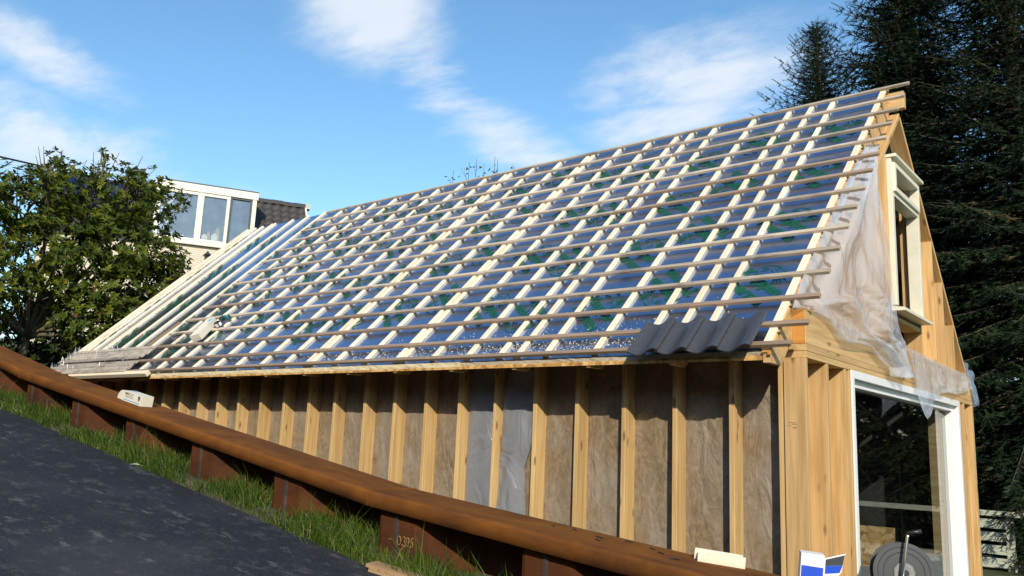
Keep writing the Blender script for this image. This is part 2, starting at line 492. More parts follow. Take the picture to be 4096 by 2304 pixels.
# ================================================================== THE SETTING
def road_z(X):
    X = max(-21.0, min(5.0, X)); return -1.716 - 0.150 * X
def yard_z(X, Y):
    rz = road_z(X)
    t = min(1, max(0, (-13.0 - X) / 3.0)); t = t * t * (3 - 2 * t)
    low = -2.32
    return low * (1 - t) + (rz - 0.1) * t
def ground_z(X, Y):
    if Y < -2.40:
        return road_z(X) - 0.05
    return yard_z(X, Y) + 0.02 * math.sin(X * 1.3) * math.sin(Y * 1.7)
xs = [-900, -400, -150, -80, -50, -35] + [-28 + i * 1.0 for i in range(49)] + [25, 35, 60, 120, 400, 900]
ys = [-900, -400, -150, -60, -30, -20, -14, -10, -8, -6, -4.5, -3.5, -2.9, -2.41, -2.39] + [-1.5 + i * 1.0 for i in range(26)] + [28, 34, 45, 70, 120, 400, 900]
vs = [(x, y, ground_z(x, y)) for x in xs for y in ys]
ny = len(ys)
fs = [(i * ny + j, (i + 1) * ny + j, (i + 1) * ny + j + 1, i * ny + j + 1) for i in range(len(xs) - 1) for j in range(ny - 1)]
def turf_mat():
    m = Mat('rough_turf')
    co = m.coord((1, 1, 1), 'Object', False)
    n = m.noise(co, 1.3, 8, 0.7)
    c = m.ramp(n, [(0.3, (0.06, 0.05, 0.03)), (0.5, (0.05, 0.075, 0.018)), (0.75, (0.085, 0.12, 0.025))])
    m.set(Base_Color=c, Roughness=0.95); m.bump(m.noise(co, 25, 5, 0.7), 0.8, 0.05)
    return m.m
tag(put(bpy.data.objects.new('ground', mesh_from('ground', vs, fs, turf_mat(), True))), kind='structure')

# asphalt ramp with a slightly ragged edge
vs = []; fs = []
N = 170
for i in range(N + 1):
    X = -24 + 34 * i / N
    e = -2.72 + 0.035 * noise.noise(Vector((X * 1.7, 0, 0))) + 0.015 * noise.noise(Vector((X * 8, 3, 0)))
    z = road_z(X)
    vs += [(X, -30, z - 0.03), (X, -9, z), (X, e - 0.04, z + 0.004), (X, e, z - 0.035)]
for i in range(N):
    for j in range(3): fs.append((i * 4 + j, (i + 1) * 4 + j, (i + 1) * 4 + j + 1, i * 4 + j + 1))
tag(put(bpy.data.objects.new('road', mesh_from('road', vs, fs, M_ASPH, True))), kind='structure')

# verge: a low bank of soil between the asphalt and the steel wall, with grass
def verge_z(X, Y):
    t = min(1, max(0, (Y + 2.80) / 0.30))
    return road_z(X) - 0.05 + 0.035 * t * t * (3 - 2 * t) + 0.035 * noise.noise(Vector((X * 2.3, Y * 5, 1.0)))
vs = []; fs = []; yy = [-2.82, -2.74, -2.66, -2.56, -2.44, -2.2, -2.02]; n = len(yy)
for i in range(181):
    X = -16 + 20 * i / 180
    vs += [(X, y, verge_z(X, y)) for y in yy]
fs = [(i * n + j, (i + 1) * n + j, (i + 1) * n + j + 1, i * n + j + 1) for i in range(180) for j in range(n - 1)]
tag(put(bpy.data.objects.new('verge', mesh_from('verge', vs, fs, M_SOIL, True))), kind='structure')

# ================================================================== SHEET PILE WALL
def cap_z(X):     # lower front edge of the cap
    if X < -7.95: return -0.226 - 0.205 * (X + 7.95)
    if X < -1.91: return -1.161 - 0.1545 * (X + 1.91)
    return -1.161 - 0.094 * (X + 1.91)
wall = empty('sheet_pile_wall', (-4.0, -2.3, -2.2), 'rusty steel sheet pile retaining wall with a wide folded cap beside the asphalt ramp', 'retaining wall')
XS = -7.86 - 1.2 * 5
prof = [(0.0, 0.0), (0.03, -0.012), (0.155, -0.012), (0.16, -0.020), (0.185, -0.020), (0.19, -0.010), (0.33, -0.010), (0.36, 0.0), (0.60, 0.33), (0.63, 0.345), (0.74, 0.345), (0.76, 0.337), (0.78, 0.345), (0.93, 0.345), (0.96, 0.33), (1.2, 0.0)]
for i in range(15):
    x0 = XS + 1.2 * i
    mb = MB(); vs = []
    k = len(prof)
    for (a, b) in prof:
        X = x0 + a; Y = -2.42 + b
        vs += [(X, Y, -3.2), (X, Y, cap_z(X) + 0.03)]
    for j in range(k - 1):
        mb.cur = 1 if 3 <= j <= 4 or 10 <= j <= 11 else 0
        mb.add(vs[2 * j:2 * j + 4], [(0, 2, 3, 1)])
    mb.build('pile', [M_PILE, M_PILEDARK], wall)
# cap: folded channel, rounded front edge
def cap_section(X, z):
    r = 0.024; out = []
    yf, yb, top = -2.50, -2.045, z + 0.098
    out.append((X, yf + 0.012, z)); out.append((X, yf, z)); 
    for a in range(0, 7):
        t = math.pi / 2 * a / 6
        out.append((X, yf + r - r * math.cos(t), top - r + r * math.sin(t)))
    for a in range(0, 7):
        t = math.pi / 2 * a / 6
        out.append((X, yb - r + r * math.sin(t), top - r + r * math.cos(t)))
    out.append((X, yb, z - 0.02)); out.append((X, yb - 0.012, z - 0.02))
    for a in range(6, -1, -1):
        t = math.pi / 2 * a / 6; r2 = r - 0.012
        out.append((X, yb - r + r2 * math.sin(t), top - r + r2 * math.cos(t)))
    for a in range(6, -1, -1):
        t = math.pi / 2 * a / 6; r2 = r - 0.012
        out.append((X, yf + r - r2 * math.cos(t), top - r + r2 * math.sin(t)))
    return out
for (xa, xb) in ((-15.0, -7.95), (-7.95, -1.91), (-1.91, 1.35)):
    g = 0.004
    A = cap_section(xa + g, cap_z(xa + g)); B = cap_section(xb - g, cap_z(xb - g)); m = len(A)
    o = put(bpy.data.objects.new('wall_cap', mesh_from('wall_cap', A + B + A + B, [(j, (j + 1) % m, m + (j + 1) % m, m + j) for j in range(m)] + [tuple(range(2 * m, 3 * m))[::-1], tuple(range(3 * m, 4 * m))], M_CAP, False)), None, wall)
    o.data.polygons.foreach_set('use_smooth', [True] * m + [False, False])
# weld beads where the cap lengths meet
for xa in (-7.95, -1.91):
    z = cap_z(xa); S = cap_section(xa, z)[1:17]
    MB().tube([(p[0], p[1] + (-0.001 if i < 5 else 0.0), p[2] + 0.001) for i, p in enumerate(S[:15])], 0.006, 6).build('weld_bead', M_CAP, wall, smooth=True)
def text_mesh(s, size, offset=0.0, font_shear=0.0):
    cu = bpy.data.curves.new('txt', 'FONT'); cu.body = s; cu.size = size; cu.offset = offset; cu.shear = font_shear
    cu.resolution_u = 3
    o = bpy.data.objects.new('txt', cu); col.objects.link(o)
    dg = bpy.context.evaluated_depsgraph_get()
    me = o.evaluated_get(dg).to_mesh()
    vs = [tuple(v.co) for v in me.vertices]; fs = [tuple(p.vertices) for p in me.polygons]
    o.evaluated_get(dg).to_mesh_clear()
    bpy.data.objects.remove(o); bpy.data.curves.remove(cu)
    return vs, fs
# chalked number on one pile, single strokes
def stroke(pts, r=0.004): return pts
num = MB(); 
fx = XS + 1.2 * 10; fy = -2.4345
Z0 = -1.36
def chalk(pts): num.tube([(fx + a, fy, Z0 + b) for a, b in pts], 0.0028, 5)
def arc(cx, cy, rx, ry, a0, a1, n=10): return [(cx + rx * math.cos(rad(a0 + (a1 - a0) * i / n)), cy + ry * math.sin(rad(a0 + (a1 - a0) * i / n))) for i in range(n + 1)]
chalk(arc(0.205, 0, 0.017, 0.028, 90, 450, 14)); chalk(arc(0.248, 0.013, 0.014, 0.014, 150, -80)); chalk(arc(0.248, -0.014, 0.016, 0.015, 80, -150))
chalk(arc(0.285, 0.010, 0.012, 0.014, 0, 360, 12)); chalk([(0.297, 0.01), (0.295, -0.02), (0.282, -0.03)])
chalk([(0.335, 0.025), (0.318, 0.024), (0.315, 0.0)]); chalk(arc(0.318, -0.014, 0.014, 0.016, 100, -140))
chalk([(0.11, 0.0), (0.135, 0.002)]); chalk([(0.19, -0.135), (0.25, -0.132), (0.30, -0.137)])
num.build('chalk_number', M_CHALK, wall)
# dead nails and splinters lying on the cap are loose things of their own (below)

# grass in the verge
gv, gf, gt = [], [], []
R = random.Random(3)
for i in range(30000):
    X = R.uniform(-13.0, 1.2); Y = R.triangular(-2.86, -2.08, -2.68)
    dens = noise.noise(Vector((X * 0.9, Y * 2, 5)))
    if dens < -0.22 and R.random() < 0.75: continue
    # sparse against the flat face of each pile
    near = (X - XS) % 1.2
    if near < 0.40 and Y > -2.50 and R.random() < 0.9: continue
    if near < 0.42 and Y > -2.60 and R.random() < 0.6: continue
    h = R.uniform(0.05, 0.14) * (1.0 + 0.6 * dens) * (0.75 if near < .45 else 1.15)
    if Y < -2.74: h *= 0.55
    if R.random() < 0.05: h *= 1.9
    z = verge_z(X, Y) - 0.01
    a = R.uniform(0, 6.283); w = R.uniform(0.0018, 0.004); ln = R.uniform(0.15, 0.85) * h
    dx, dy = math.cos(a), math.sin(a); b = R.uniform(0, 6.283)
    bx, by = math.cos(b) * ln, math.sin(b) * ln - 0.2 * h
    k = len(gv)
    gv += [(X - dx * w, Y - dy * w, z), (X + dx * w, Y + dy * w, z), (X + bx * 0.35 + dx * w * .8, Y + by * 0.35 + dy * w * .8, z + h * 0.6), (X + bx * 0.35 - dx * w * .8, Y + by * 0.35 - dy * w * .8, z + h * 0.6), (X + bx, Y + by, z + h)]
    gf += [(k, k + 1, k + 2, k + 3), (k + 3, k + 2, k + 4)]
    t = min(0.95, max(0, 0.5 + 0.4 * dens + R.uniform(-.3, .3)))
    if R.random() < 0.03: t = 1.0
    gt += [t, t]
tag(put(bpy.data.objects.new('grass', mesh_from('grass', gv, gf, M_GRASS, False, None, gt))), 'rough green grass growing in the verge along the rusty wall', kind='stuff')
# a broad leaved weed in the verge
def weed(name, loc, label, s, n):
    mb = MB(); R = random.Random(int(loc[0] * 100))
    for i in range(n):
        a = R.uniform(0, 6.28); l = s * R.uniform(.5, 1); up = R.uniform(.3, 1.0)
        d = Vector((math.cos(a), math.sin(a), 0)); p = d.cross(Vector((0, 0, 1)))
        c = [Vector((0, 0, R.uniform(0, .5) * s))]
        b0 = c[0]; b1 = b0 + d * l * .5 + Vector((0, 0, up * l * .6)); b2 = b0 + d * l + Vector((0, 0, up * l * .7))
        mb.add([b0, b1 + p * l * .18, b2, b1 - p * l * .18], [(0, 1, 2, 3)])
    o = mb.build(name, M_GRASS, None, T(loc))
    at = o.data.attributes.new('tone', 'FLOAT', 'FACE'); at.data.foreach_set('value', [0.75] * len(o.data.polygons))
    return tag(o, label, 'weed')
weed('weed', (-0.80, -2.62, verge_z(-0.8, -2.62)), 'bright green leafy weed standing in the grass by the rusty wall', 0.13, 16)

# ================================================================== TIMBER BUILDING
TH = rad(43.582); CT, ST = math.cos(TH), math.sin(TH)
EY = -0.4716
XL = -12.55
RM = frame((0, EY, 0), (1, 0, 0), (0, CT, ST), (0, -ST, CT))           # roof frame: X, up the slope, out of the roof
def rp(X, s, h=0.0): return RM @ T((X, s, h))
bld = empty('timber_building', (-6.2, 3.05, -2.32), 'unfinished timber building with a silver foil roof, battens and open stud walls', 'building')

# --- roof: deck + foam + foil
KT = ST / CT
roof = MB().prism([(0.03 - .0355 * KT, -.0355), (0.03 - .051 * KT, -.051), (4.86, -.051), (4.86, -.0355)], -0.056 - XL, 'x', XL).build('roof', M_OSB, bld, RM)
tag(roof, 'steep roof slope of silver foil crossed by timber battens')
for (xa, xb, m_, ds) in ((XL, -3.055, M_FOAM, 0.0), (-3.05, -0.056, M_TAPE, 0.018)):
    L = xb - xa
    mb = MB(); R = random.Random(int(L * 10)); nseg = int(L / 0.06)
    top = []; 
    vs = []
    for i in range(nseg + 1):
        X = xa + L * i / nseg
        j1 = R.uniform(-.006, .006); j2 = R.uniform(-.008, .006)
        vs += [(X, 0.030 + ds + j1, -0.0015), (X, 0.012 + ds + j2, -0.018), (X, 0.03 - .035 * KT + ds + R.uniform(-.005, .005), -0.035), (X, 4.86, -0.035), (X, 4.86, -0.0015)]
    f = []
    for i in range(nseg):
        for j in range(5):
            a, b = i * 5 + j, i * 5 + (j + 1) % 5
            f.append((a, b, b + 5, a + 5))
    f += [(0, 1, 2, 3, 4)[::-1], tuple(range(nseg * 5, nseg * 5 + 5))]
    mb.add(vs, f); mb.build('insulation_board', m_, roof, RM)
# foil
nx, ns = 120, 48
vs = [(XL + (-0.058 - XL) * i / nx, 0.03 + (4.86 - 0.03) * j / ns, 0.0008 + 0.0006 * noise.noise(Vector((i * .7, j * .7, 0)))) for i in range(nx + 1) for j in range(ns + 1)]
fs = [(i * (ns + 1) + j, (i + 1) * (ns + 1) + j, (i + 1) * (ns + 1) + j + 1, i * (ns + 1) + j + 1) for i in range(nx) for j in range(ns)]
put(bpy.data.objects.new('foil', mesh_from('foil', vs, fs, M_FOIL, True)), RM, roof)

# printed brand lettering and lion mark in green on the foil
PV, PF = [], []
def padd(vs, fs, ox, oy, sx=1, sy=1):
    k = len(PV); PV.extend([(ox + v[0] * sx, oy + v[1] * sy, 0.0) for v in vs]); PF.extend([tuple(k + i for i in f) for f in fs])
v, f = text_mesh('Kingspan', 0.15, 0.006, 0.05); w = max(a[0] for a in v)
padd(v, f, -0.275, -0.055, 0.58 / w, 1.05)
v, f = text_mesh('Therma', 0.17, 0.007); w = max(a[0] for a in v)
padd(v, f, -0.30, -0.225, 0.62 / w, 1.0)
def petal(cx, cy, a, l, wd, bend=0.3):
    a = rad(a); ux, uy = math.cos(a), math.sin(a); px_, py_ = -uy, ux; up, dn = [], []
    for i in range(7):
        t = i / 6; ww = wd * math.sin(math.pi * t) ** 0.8; off = bend * l * t * t
        x = cx + ux * l * t + px_ * off; y = cy + uy * l * t + py_ * off
        up.append((x + px_ * ww, y + py_ * ww)); dn.append((x - px_ * ww, y - py_ * ww))
    padd(up + dn[::-1], [tuple(range(14))], 0, 0)
for i, (a, l) in enumerate(((100, .11), (80, .13), (60, .135), (40, .135), (20, .13), (0, .12), (-22, .105), (-45, .09))):
    petal(0.045 + 0.02 * math.cos(rad(a)), 0.115 + 0.02 * math.sin(rad(a)), a, l * .85, 0.0085, -0.25)
def line(pts, w):
    for (a, b), (c, d) in zip(pts, pts[1:]):
        dx, dy = c - a, d - b; n = math.hypot(dx, dy) or 1; px_, py_ = -dy / n * w, dx / n * w
        padd([(a + px_, b + py_), (a - px_, b - py_), (c - px_, d - py_), (c + px_, d + py_)], [(0, 1, 2, 3)], 0, 0)
line([(0.03, 0.20), (-0.02, 0.215), (-0.06, 0.20), (-0.10, 0.205), (-0.15, 0.185), (-0.175, 0.15)], 0.005)
line([(-0.175, 0.15), (-0.19, 0.12), (-0.165, 0.105), (-0.15, 0.13), (-0.12, 0.14)], 0.005)
line([(-0.12, 0.14), (-0.125, 0.10), (-0.14, 0.075)], 0.006)
line([(-0.10, 0.145), (-0.05, 0.14), (0.0, 0.11), (0.03, 0.09)], 0.005)
line([(0.0, 0.11), (-0.03, 0.085), (-0.02, 0.06)], 0.006)
line([(0.03, 0.15), (-0.03, 0.17), (-0.08, 0.175)], 0.004)
line([(-0.06, 0.205), (-0.075, 0.225), (-0.095, 0.20)], 0.004)
PME = mesh_from('foil_lettering', PV, PF, M_GREEN)
R = random.Random(21)
offA = [0.0, -0.21, 0.0, 0.1, -0.1, 0.25, -0.3, 0.05, 0.3]; offB = [-0.02, -0.28, 0.2, -0.1, 0.12, -0.2, 0.28, 0.0, 0.1]
for k in range(9):
    for base, offs, rot in (((-0.343 - 1.475 * k), offA, -45), ((-1.25 - 1.45 * k), offB, 135)):
        for j in range(5):
            s = 0.997 + offs[k] + 0.996 * (j - 0)
            if j == 0: pass
            if not (0.30 < s < 4.62) or base < XL + 0.35: continue
            put(bpy.data.objects.new('foil_lettering', PME), RM @ T((base, s, 0.0032)) @ Matrix.Rotation(rad(rot), 4, 'Z'), roof)
    s = 0.03 + 0.30
# sawdust and swarf caught on the foil near the eave
R = random.Random(5); dv, df = [], []
for i in range(2600):
    s = 0.04 + abs(R.gauss(0, 0.20)); X = R.triangular(-6.5, -0.1, -1.6) if R.random() < .85 else R.uniform(-9.5, -.1)
    if s > 4.6: continue
    a = R.uniform(0, 6.28); l = R.uniform(.002, .008); w = R.uniform(.001, .003); dx, dy = math.cos(a) * l, math.sin(a) * l; ex, ey = -math.sin(a) * w, math.cos(a) * w
    k = len(dv); h = 0.0045; t = R.uniform(-.004, .006)
    dv += [(X - dx - ex, s - dy - ey, h), (X + dx - ex, s + dy - ey, h), (X + dx + ex, s + dy + ey, h + abs(t)), (X - dx + ex, s - dy + ey, h + abs(t))]; df.append((k, k + 1, k + 2, k + 3))
M_DUST = plain('sawdust', (0.72, 0.68, 0.58), 0.7, 50, 0.2)
tag(put(bpy.data.objects.new('sawdust', mesh_from('sawdust', dv, df, M_DUST)), RM, roof), kind='stuff')

# --- counter battens
CX = [-9.976, -9.392, -8.905, -8.487, -7.955, -7.423, -6.944, -6.412, -5.929, -5.504, -5.412, -4.985, -4.488, -4.003, -3.912, -3.479, -3.015, -2.61, -2.395, -2.073, -1.559, -1.113, -0.853, -0.605, -0.062]
CXL = [-10.474, -10.952, -11.535, -11.63, -11.95, -12.20, -12.36, -12.49]
R = random.Random(8)
UPS = lambda X, s, h: frame(RM @ Vector((X, s, h)), (0, CT, ST), (-1, 0, 0), (0, -ST, CT))
for X in CX + CXL:
    w = 0.052; s0 = R.uniform(0.030, 0.055); s1 = 4.87 + R.uniform(-.015, .02)
    if X == -0.062: s0, s1, w = 0.035, 4.85, 0.060
    cut = R.choice([None, None, R.uniform(1.5, 3.3)])
    for a, b in ([(s0, s1)] if not cut else [(s0, cut), (cut + .004, s1)]):
        board('counter_batten', b - a, w, 0.026, UPS(X + w, a, 0.002) @ Matrix.Rotation(rad(R.uniform(-.05, .05)), 4, 'Z'), M_COUNTER, roof)
# --- tile battens
XR = [0.247, 0.249, 0.247, 0.238, 0.239, 0.237, 0.24, 0.239, 0.238, 0.242, 0.241, 0.237, 0.235, 0.234, 0.17][::-1]
BS = [0.070] + [-0.0279 + 0.345 * k for k in range(1, 15)]
for k, s in enumerate(BS):
    x0 = -9.79 + R.uniform(-.02, .02)
    cuts = sorted(R.sample([c + 0.025 for c in CX[4:-5]], 2))
    if cuts[1] - cuts[0] < 1.5: cuts = cuts[:1]
    if k == 14: cuts = [-7.4 + .02, -2.39 + .02]
    ends = [x0] + cuts + [XR[k]]
    for a, b in zip(ends, ends[1:]):
        m_ = M_BATTEN_WET if (k <= 2 or R.random() < 0.13) else M_BATTEN
        board('batten', b - a - 0.004, 0.046, 0.030, rp(a + .002, s - 0.046, 0.0285 + R.uniform(-.0006, .0006)) @ Matrix.Rotation(rad(R.uniform(-.06, .06)), 4, 'Z'), m_, roof)
# nail plugs along the verge edge, one below each batten
for k, s in enumerate(BS):
    MB().tube([(-0.004, 0, 0), (0.018, 0, 0)], 0.011, 8).build('nail_plate', M_BLACK if k % 3 else M_ENDGRAIN, roof, rp(0.0, s - 0.075, -0.006))
# --- rafters
def rafter_poly(level, s_front, h_top, h_bot, s_end):
    A = RM @ Vector((0, s_front, h_top)); zl = A.z - level
    s_low = (zl - h_bot * CT) / ST
    P = [(A.y, A.z), (A.y, zl)]
    B = RM @ Vector((0, s_low, h_bot)); C_ = RM @ Vector((0, s_end, h_bot)); D_ = RM @ Vector((0, s_end, h_top))
    return [(p[0], p[1]) for p in P] + [(B.y, B.z), (C_.y, C_.z), (D_.y, D_.z)]
for X in (-0.82, -1.61, -2.42, -3.20, -3.99, -4.73, -5.50, -6.24, -7.05, -7.79, -8.59, -9.39, -10.2, -11.0, -11.8, -12.5):
    MB().prism(rafter_poly(0.030, 0.004, -0.0515, -0.20, 4.72), 0.045, 'x', X).build('rafter', M_STUD, roof)
MB().prism(rafter_poly(0.055, 0.004, -0.022, -0.216, 4.84), 0.048, 'x', -0.0485).build('gable_rafter', M_GABLE, roof)
MB().box(-0.055, 0.006, 0.01, 4.85, -0.0205, 0.0).build('edge_strip', M_OSB, roof, RM)
board('ridge_beam', 12.67, 0.075, 0.20, T((-12.5, 3.0, 3.075)), M_GABLE, roof)

# --- near side wall
side = MB().box(XL, -0.13, 0.0, 0.172, 0.10, 0.145).build('side_wall', M_STUD, bld)
tag(side, 'open stud wall under the eave, brown insulation behind clear film')
SX = [-0.122, -0.525, -1.028, -1.522, -2.016, -2.5, -2.991, -3.471, -3.956, -4.437, -4.93, -5.463, -5.949, -6.45, -6.939, -7.447] + [-7.447 - 0.49 * i for i in range(1, 11)]
for X in SX:
    w = 0.045 if X != -2.991 else 0.030
    board('stud', 2.40, w, 0.166, UPZ(X, 0.0 + R.uniform(-.003, .003), -2.30), M_STUD, side)
# insulation bays with wrinkled film
for xa, xb in zip(SX[1:], SX):
    a, b = xa + 0.046, xb - 0.001
    n_, m_ = 10, 40; vs = []
    for i in range(n_ + 1):
        for j in range(m_ + 1):
            X = a + (b - a) * i / n_; Z = -2.3 + 2.42 * j / m_
            e = math.sin(math.pi * i / n_) ** .5
            q = Vector((X * 4.0, 0, Z * 1.6))
            Y = 0.160 - e * (0.010 + 0.018 * noise.noise(q) + 0.010 * noise.noise(q * 3.1))
            vs.append((X, Y, Z))
    fs = [(i * (m_ + 1) + j, (i + 1) * (m_ + 1) + j, (i + 1) * (m_ + 1) + j + 1, i * (m_ + 1) + j + 1) for i in range(n_) for j in range(m_)]
    put(bpy.data.objects.new('insulation_panel', mesh_from('insulation_panel', vs, fs, M_WOOL, True)), None, side)
MB().box(XL, -0.08, 0.1725, 0.19, -2.3, 0.15).build('sheathing', M_OSB, side)
# loose grey film bulging out of one bay
def sheet(name, Lp, Rp, nu, nv, mat, fold, parent=None, M=None, seed=0, thick=0.0):
    def samp(P, t):
        t *= len(P) - 1; i = min(int(t), len(P) - 2); f = t - i; return Vector(P[i]).lerp(Vector(P[i + 1]), f)
    vs = []
    for j in range(nv + 1):
        t = j / nv; a, b = samp(Lp, t), samp(Rp, t)
        for i in range(nu + 1):
            u = i / nu; p = a.lerp(b, u); vs.append(p + fold(u, t, p))
    fs = [(j * (nu + 1) + i, j * (nu + 1) + i + 1, (j + 1) * (nu + 1) + i + 1, (j + 1) * (nu + 1) + i) for j in range(nv) for i in range(nu)]
    return put(bpy.data.objects.new(name, mesh_from(name, vs, fs, mat, True)), M, parent)
nz = lambda a, b, c=0.0: noise.noise(Vector((a, b, c)))
sheet('loose_film', [(-2.90, .10, -.02), (-2.94, .10, -.4), (-2.955, .09, -.75), (-2.955, .08, -1.0), (-2.955, .07, -1.35), (-2.95, .07, -1.7)],
      [(-2.50, .12, -.02), (-2.56, .11, -.4), (-2.56, .10, -.70), (-2.66, .10, -.95), (-2.64, .10, -1.2), (-2.58, .10, -1.7)], 14, 30, M_FILMGREY,
      lambda u, t, p: Vector((0, -0.035 * math.sin(math.pi * u) + 0.03 * nz(u * 3 + t, t * 4, 2) + 0.012 * nz(u * 9, t * 14, 4), 0)), side)

sheet('loose_film', [(-3.42, .125, .05), (-3.42, .12, -.6), (-3.42, .12, -1.2), (-3.42, .12, -2.0)], [(-2.995, .125, .05), (-2.995, .12, -.6), (-2.995, .12, -1.2), (-2.995, .12, -2.0)], 12, 26, M_FILMGREY,
      lambda u, t, p: Vector((0, 0.02 * nz(u * 3, t * 4, 8) - .015 * math.sin(math.pi * u), 0)), side)

# --- gable wall
GX0, GX1 = -0.070, 0.102; GD = GX1 - GX0
AP = (3.064, 3.044)
gab = board('gable_wall', 6.10, GD, 0.268, frame((GX1, 0.0, 0.118), (0, 1, 0), (-1, 0, 0), (0, 0, 1)), M_GABLE, bld)
tag(gab, 'open timber gable wall with header beams, studs and sloping plates')
ALY = lambda x, y, z: frame((x, y, z), (0, 1, 0), (-1, 0, 0), (0, 0, 1))
board('header_plate', 6.105, GD, 0.0535, ALY(GX1 + .002, -0.004, 0.0642), M_GABLE, gab)
board('header_plate', 6.10, GD, 0.052, ALY(GX1, 0.0, 0.012), M_GABLE, gab)
MB().box(0.003, GX1 - .002, -0.003, 0.0, 0.122, 0.384).build('beam_end', M_ENDGRAIN, gab)
LP = (AP[0] - 0.29) / CT
board('sloping_plate', LP, GD, 0.045, frame((GX0, 0.29, AP[1] - (AP[0] - 0.29) * math.tan(TH)), (0, CT, ST), (1, 0, 0), (0, ST, -CT)), M_GABLE, gab)
board('sloping_plate', LP, GD, 0.045, frame((GX0, AP[0], AP[1]), (0, CT, -ST), (1, 0, 0), (0, -ST, -CT)), M_GABLE, gab)
GUP = lambda y, z: frame((GX1, y, z), (0, 0, 1), (0, 1, 0), (-1, 0, 0))
for y, w in ((-0.014, .045), (0.455, .045), (0.905, .045), (1.010, .045), (5.250, .10), (5.52, .06), (5.98, .12)):
    board('stud', 2.312, w, GD, GUP(y, -2.30), M_GABLE, gab)
def plate_under(y): return AP[1] - abs(y - AP[0]) * math.tan(TH) - 0.045 / CT
for y in (0.95, 1.45, 1.95, 2.405, 3.545, 4.225, 4.67, 5.155):
    w = .045; ztop = min(plate_under(y), plate_under(y + w)) + 0.004
    board('stud', ztop - 0.386, w, GD, GUP(y, 0.386), M_GABLE, gab)
board('window_plate', 1.09, GD, 0.045, ALY(GX1 - .003, 2.452, 0.66), M_GABLE, gab)
board('window_plate', 1.09, GD, 0.06, ALY(GX1 - .004, 2.452, 2.30), M_GABLE, gab)
st = MB()
for j, (a, b) in enumerate(((-.040, .022), (-.010, .030), (-.040, -.022), (-.012, .034), (-.002, .020))):
    st.box(a, b, -0.0158, -0.0142, -0.482 - .011 * j, -0.478 - .011 * j)
st.build('grade_stamp', plain('faded_ink', (0.22, 0.15, 0.09), .8, 10, .1), gab)
# lining inside the gable so that the bays read as closed walls beside the openings
MB().box(-0.088, -0.0725, 0.18, 1.05, -2.3, 0.40).build('gable_lining', M_OSB, gab)
MB().box(-0.088, -0.0725, 5.26, 6.08, -2.3, 0.40).build('gable_lining', M_OSB, gab)
MB().prism([(0.45, 0.44), (2.40, 0.44), (2.40, 2.25)], 0.0155, 'x', -0.0885).build('gable_lining', M_OSB, gab)
MB().prism([(3.60, 0.44), (5.6, 0.44), (3.60, 2.25)], 0.0155, 'x', -0.0885).build('gable_lining', M_OSB, gab)
# --- other walls and floor of the building, added light-blocking panel on the far side
MB().box(XL, -0.09, 5.94, 6.09, -2.3, 0.10).build('far_wall', M_DIM, bld)
MB().box(XL, XL + 0.15, 0.19, 5.94, -2.3, 0.30).build('end_wall', M_DIM, bld)
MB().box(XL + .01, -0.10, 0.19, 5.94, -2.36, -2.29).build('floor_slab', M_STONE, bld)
MB().box(0, 4.15, 0, XL * -1 - 0.1, -0.03, 0.0).build('added_light_blocker', M_DIM, bld, frame((-0.09, 3.10, 2.98), (0, CT, -ST), (-1, 0, 0), (0, ST, CT)))  # unseen panel added to keep sky light out of the interior

# --- large white window frame
win = MB()
win.box(0.0, 0.112, 1.060, 1.125, -2.3, 0.017); win.box(0.0, 0.112, 5.165, 5.244, -2.3, 0.017); win.box(0.0, 0.1125, 1.125, 5.165, -0.050, 0.0172)
win.box(-0.055, 0.060, 1.1255, 1.165, -2.3, -0.051); win.box(-0.055, 0.060, 5.06, 5.1645, -2.3, -0.051); win.box(-0.055, 0.060, 1.165, 5.06, -0.115, -0.0505)
big = win.build('large_window', M_WHITE, bld)
tag(big, 'large white window frame in the gable')
MB().add([(-0.02, 1.16, -2.3), (-0.02, 5.065, -2.3), (-0.02, 5.065, -0.11), (-0.02, 1.16, -0.11)], [(0, 1, 2, 3)]).build('pane', M_GLASS, big)
MB().box(-0.20, -0.060, 4.985, 5.059, -2.3, -0.118).build('inner_jamb', M_STUD, big)
MB().box(-0.30, -0.060, 1.03, 1.11, -2.3, 0.0).build('inner_jamb', M_STUD, big)
MB().box(-0.75, -0.09, 1.2, 4.88, -2.3, -1.80).build('inner_sill_wall', M_STONE, big)
# --- upper window
up = MB()
up.box(0.02, 0.147, 2.454, 2.525, 0.80, 2.34); up.box(0.02, 0.147, 3.470, 3.540, 0.80, 2.34); up.box(0.02, 0.1475, 2.525, 3.470, 2.262, 2.3405); up.box(0.02, 0.1475, 2.525, 3.470, 1.945, 2.01)
upw = up.build('upper_window', M_CREAM, bld, bevel=0.004)
tag(upw, 'cream window frame high in the gable, without glass')
sash = MB(); sash.box(0.075, 0.172, 2.500, 2.552, 1.99, 2.30); sash.box(0.075, 0.172, 3.43, 3.48, 1.99, 2.30); sash.box(0.075, 0.1725, 2.552, 3.43, 2.25, 2.3005); sash.box(0.075, 0.1725, 2.552, 3.43, 1.9895, 2.04)
sash.build('sash', M_CREAM, upw, bevel=0.004)
MB().box(0.02, 0.20, 2.44, 3.57, 2.341, 2.375).build('drip_cap', M_CREAM, upw, bevel=0.004)
MB().prism([(0.02, 0.80), (0.225, 0.765), (0.225, 0.735), (0.02, 0.735)], 1.12, 'y', 2.43).build('sill', M_CREAM, upw)
board('inner_post', 3.9, 0.12, 0.12, UPZ(-0.75, 3.35, -2.29), M_STUD, bld)

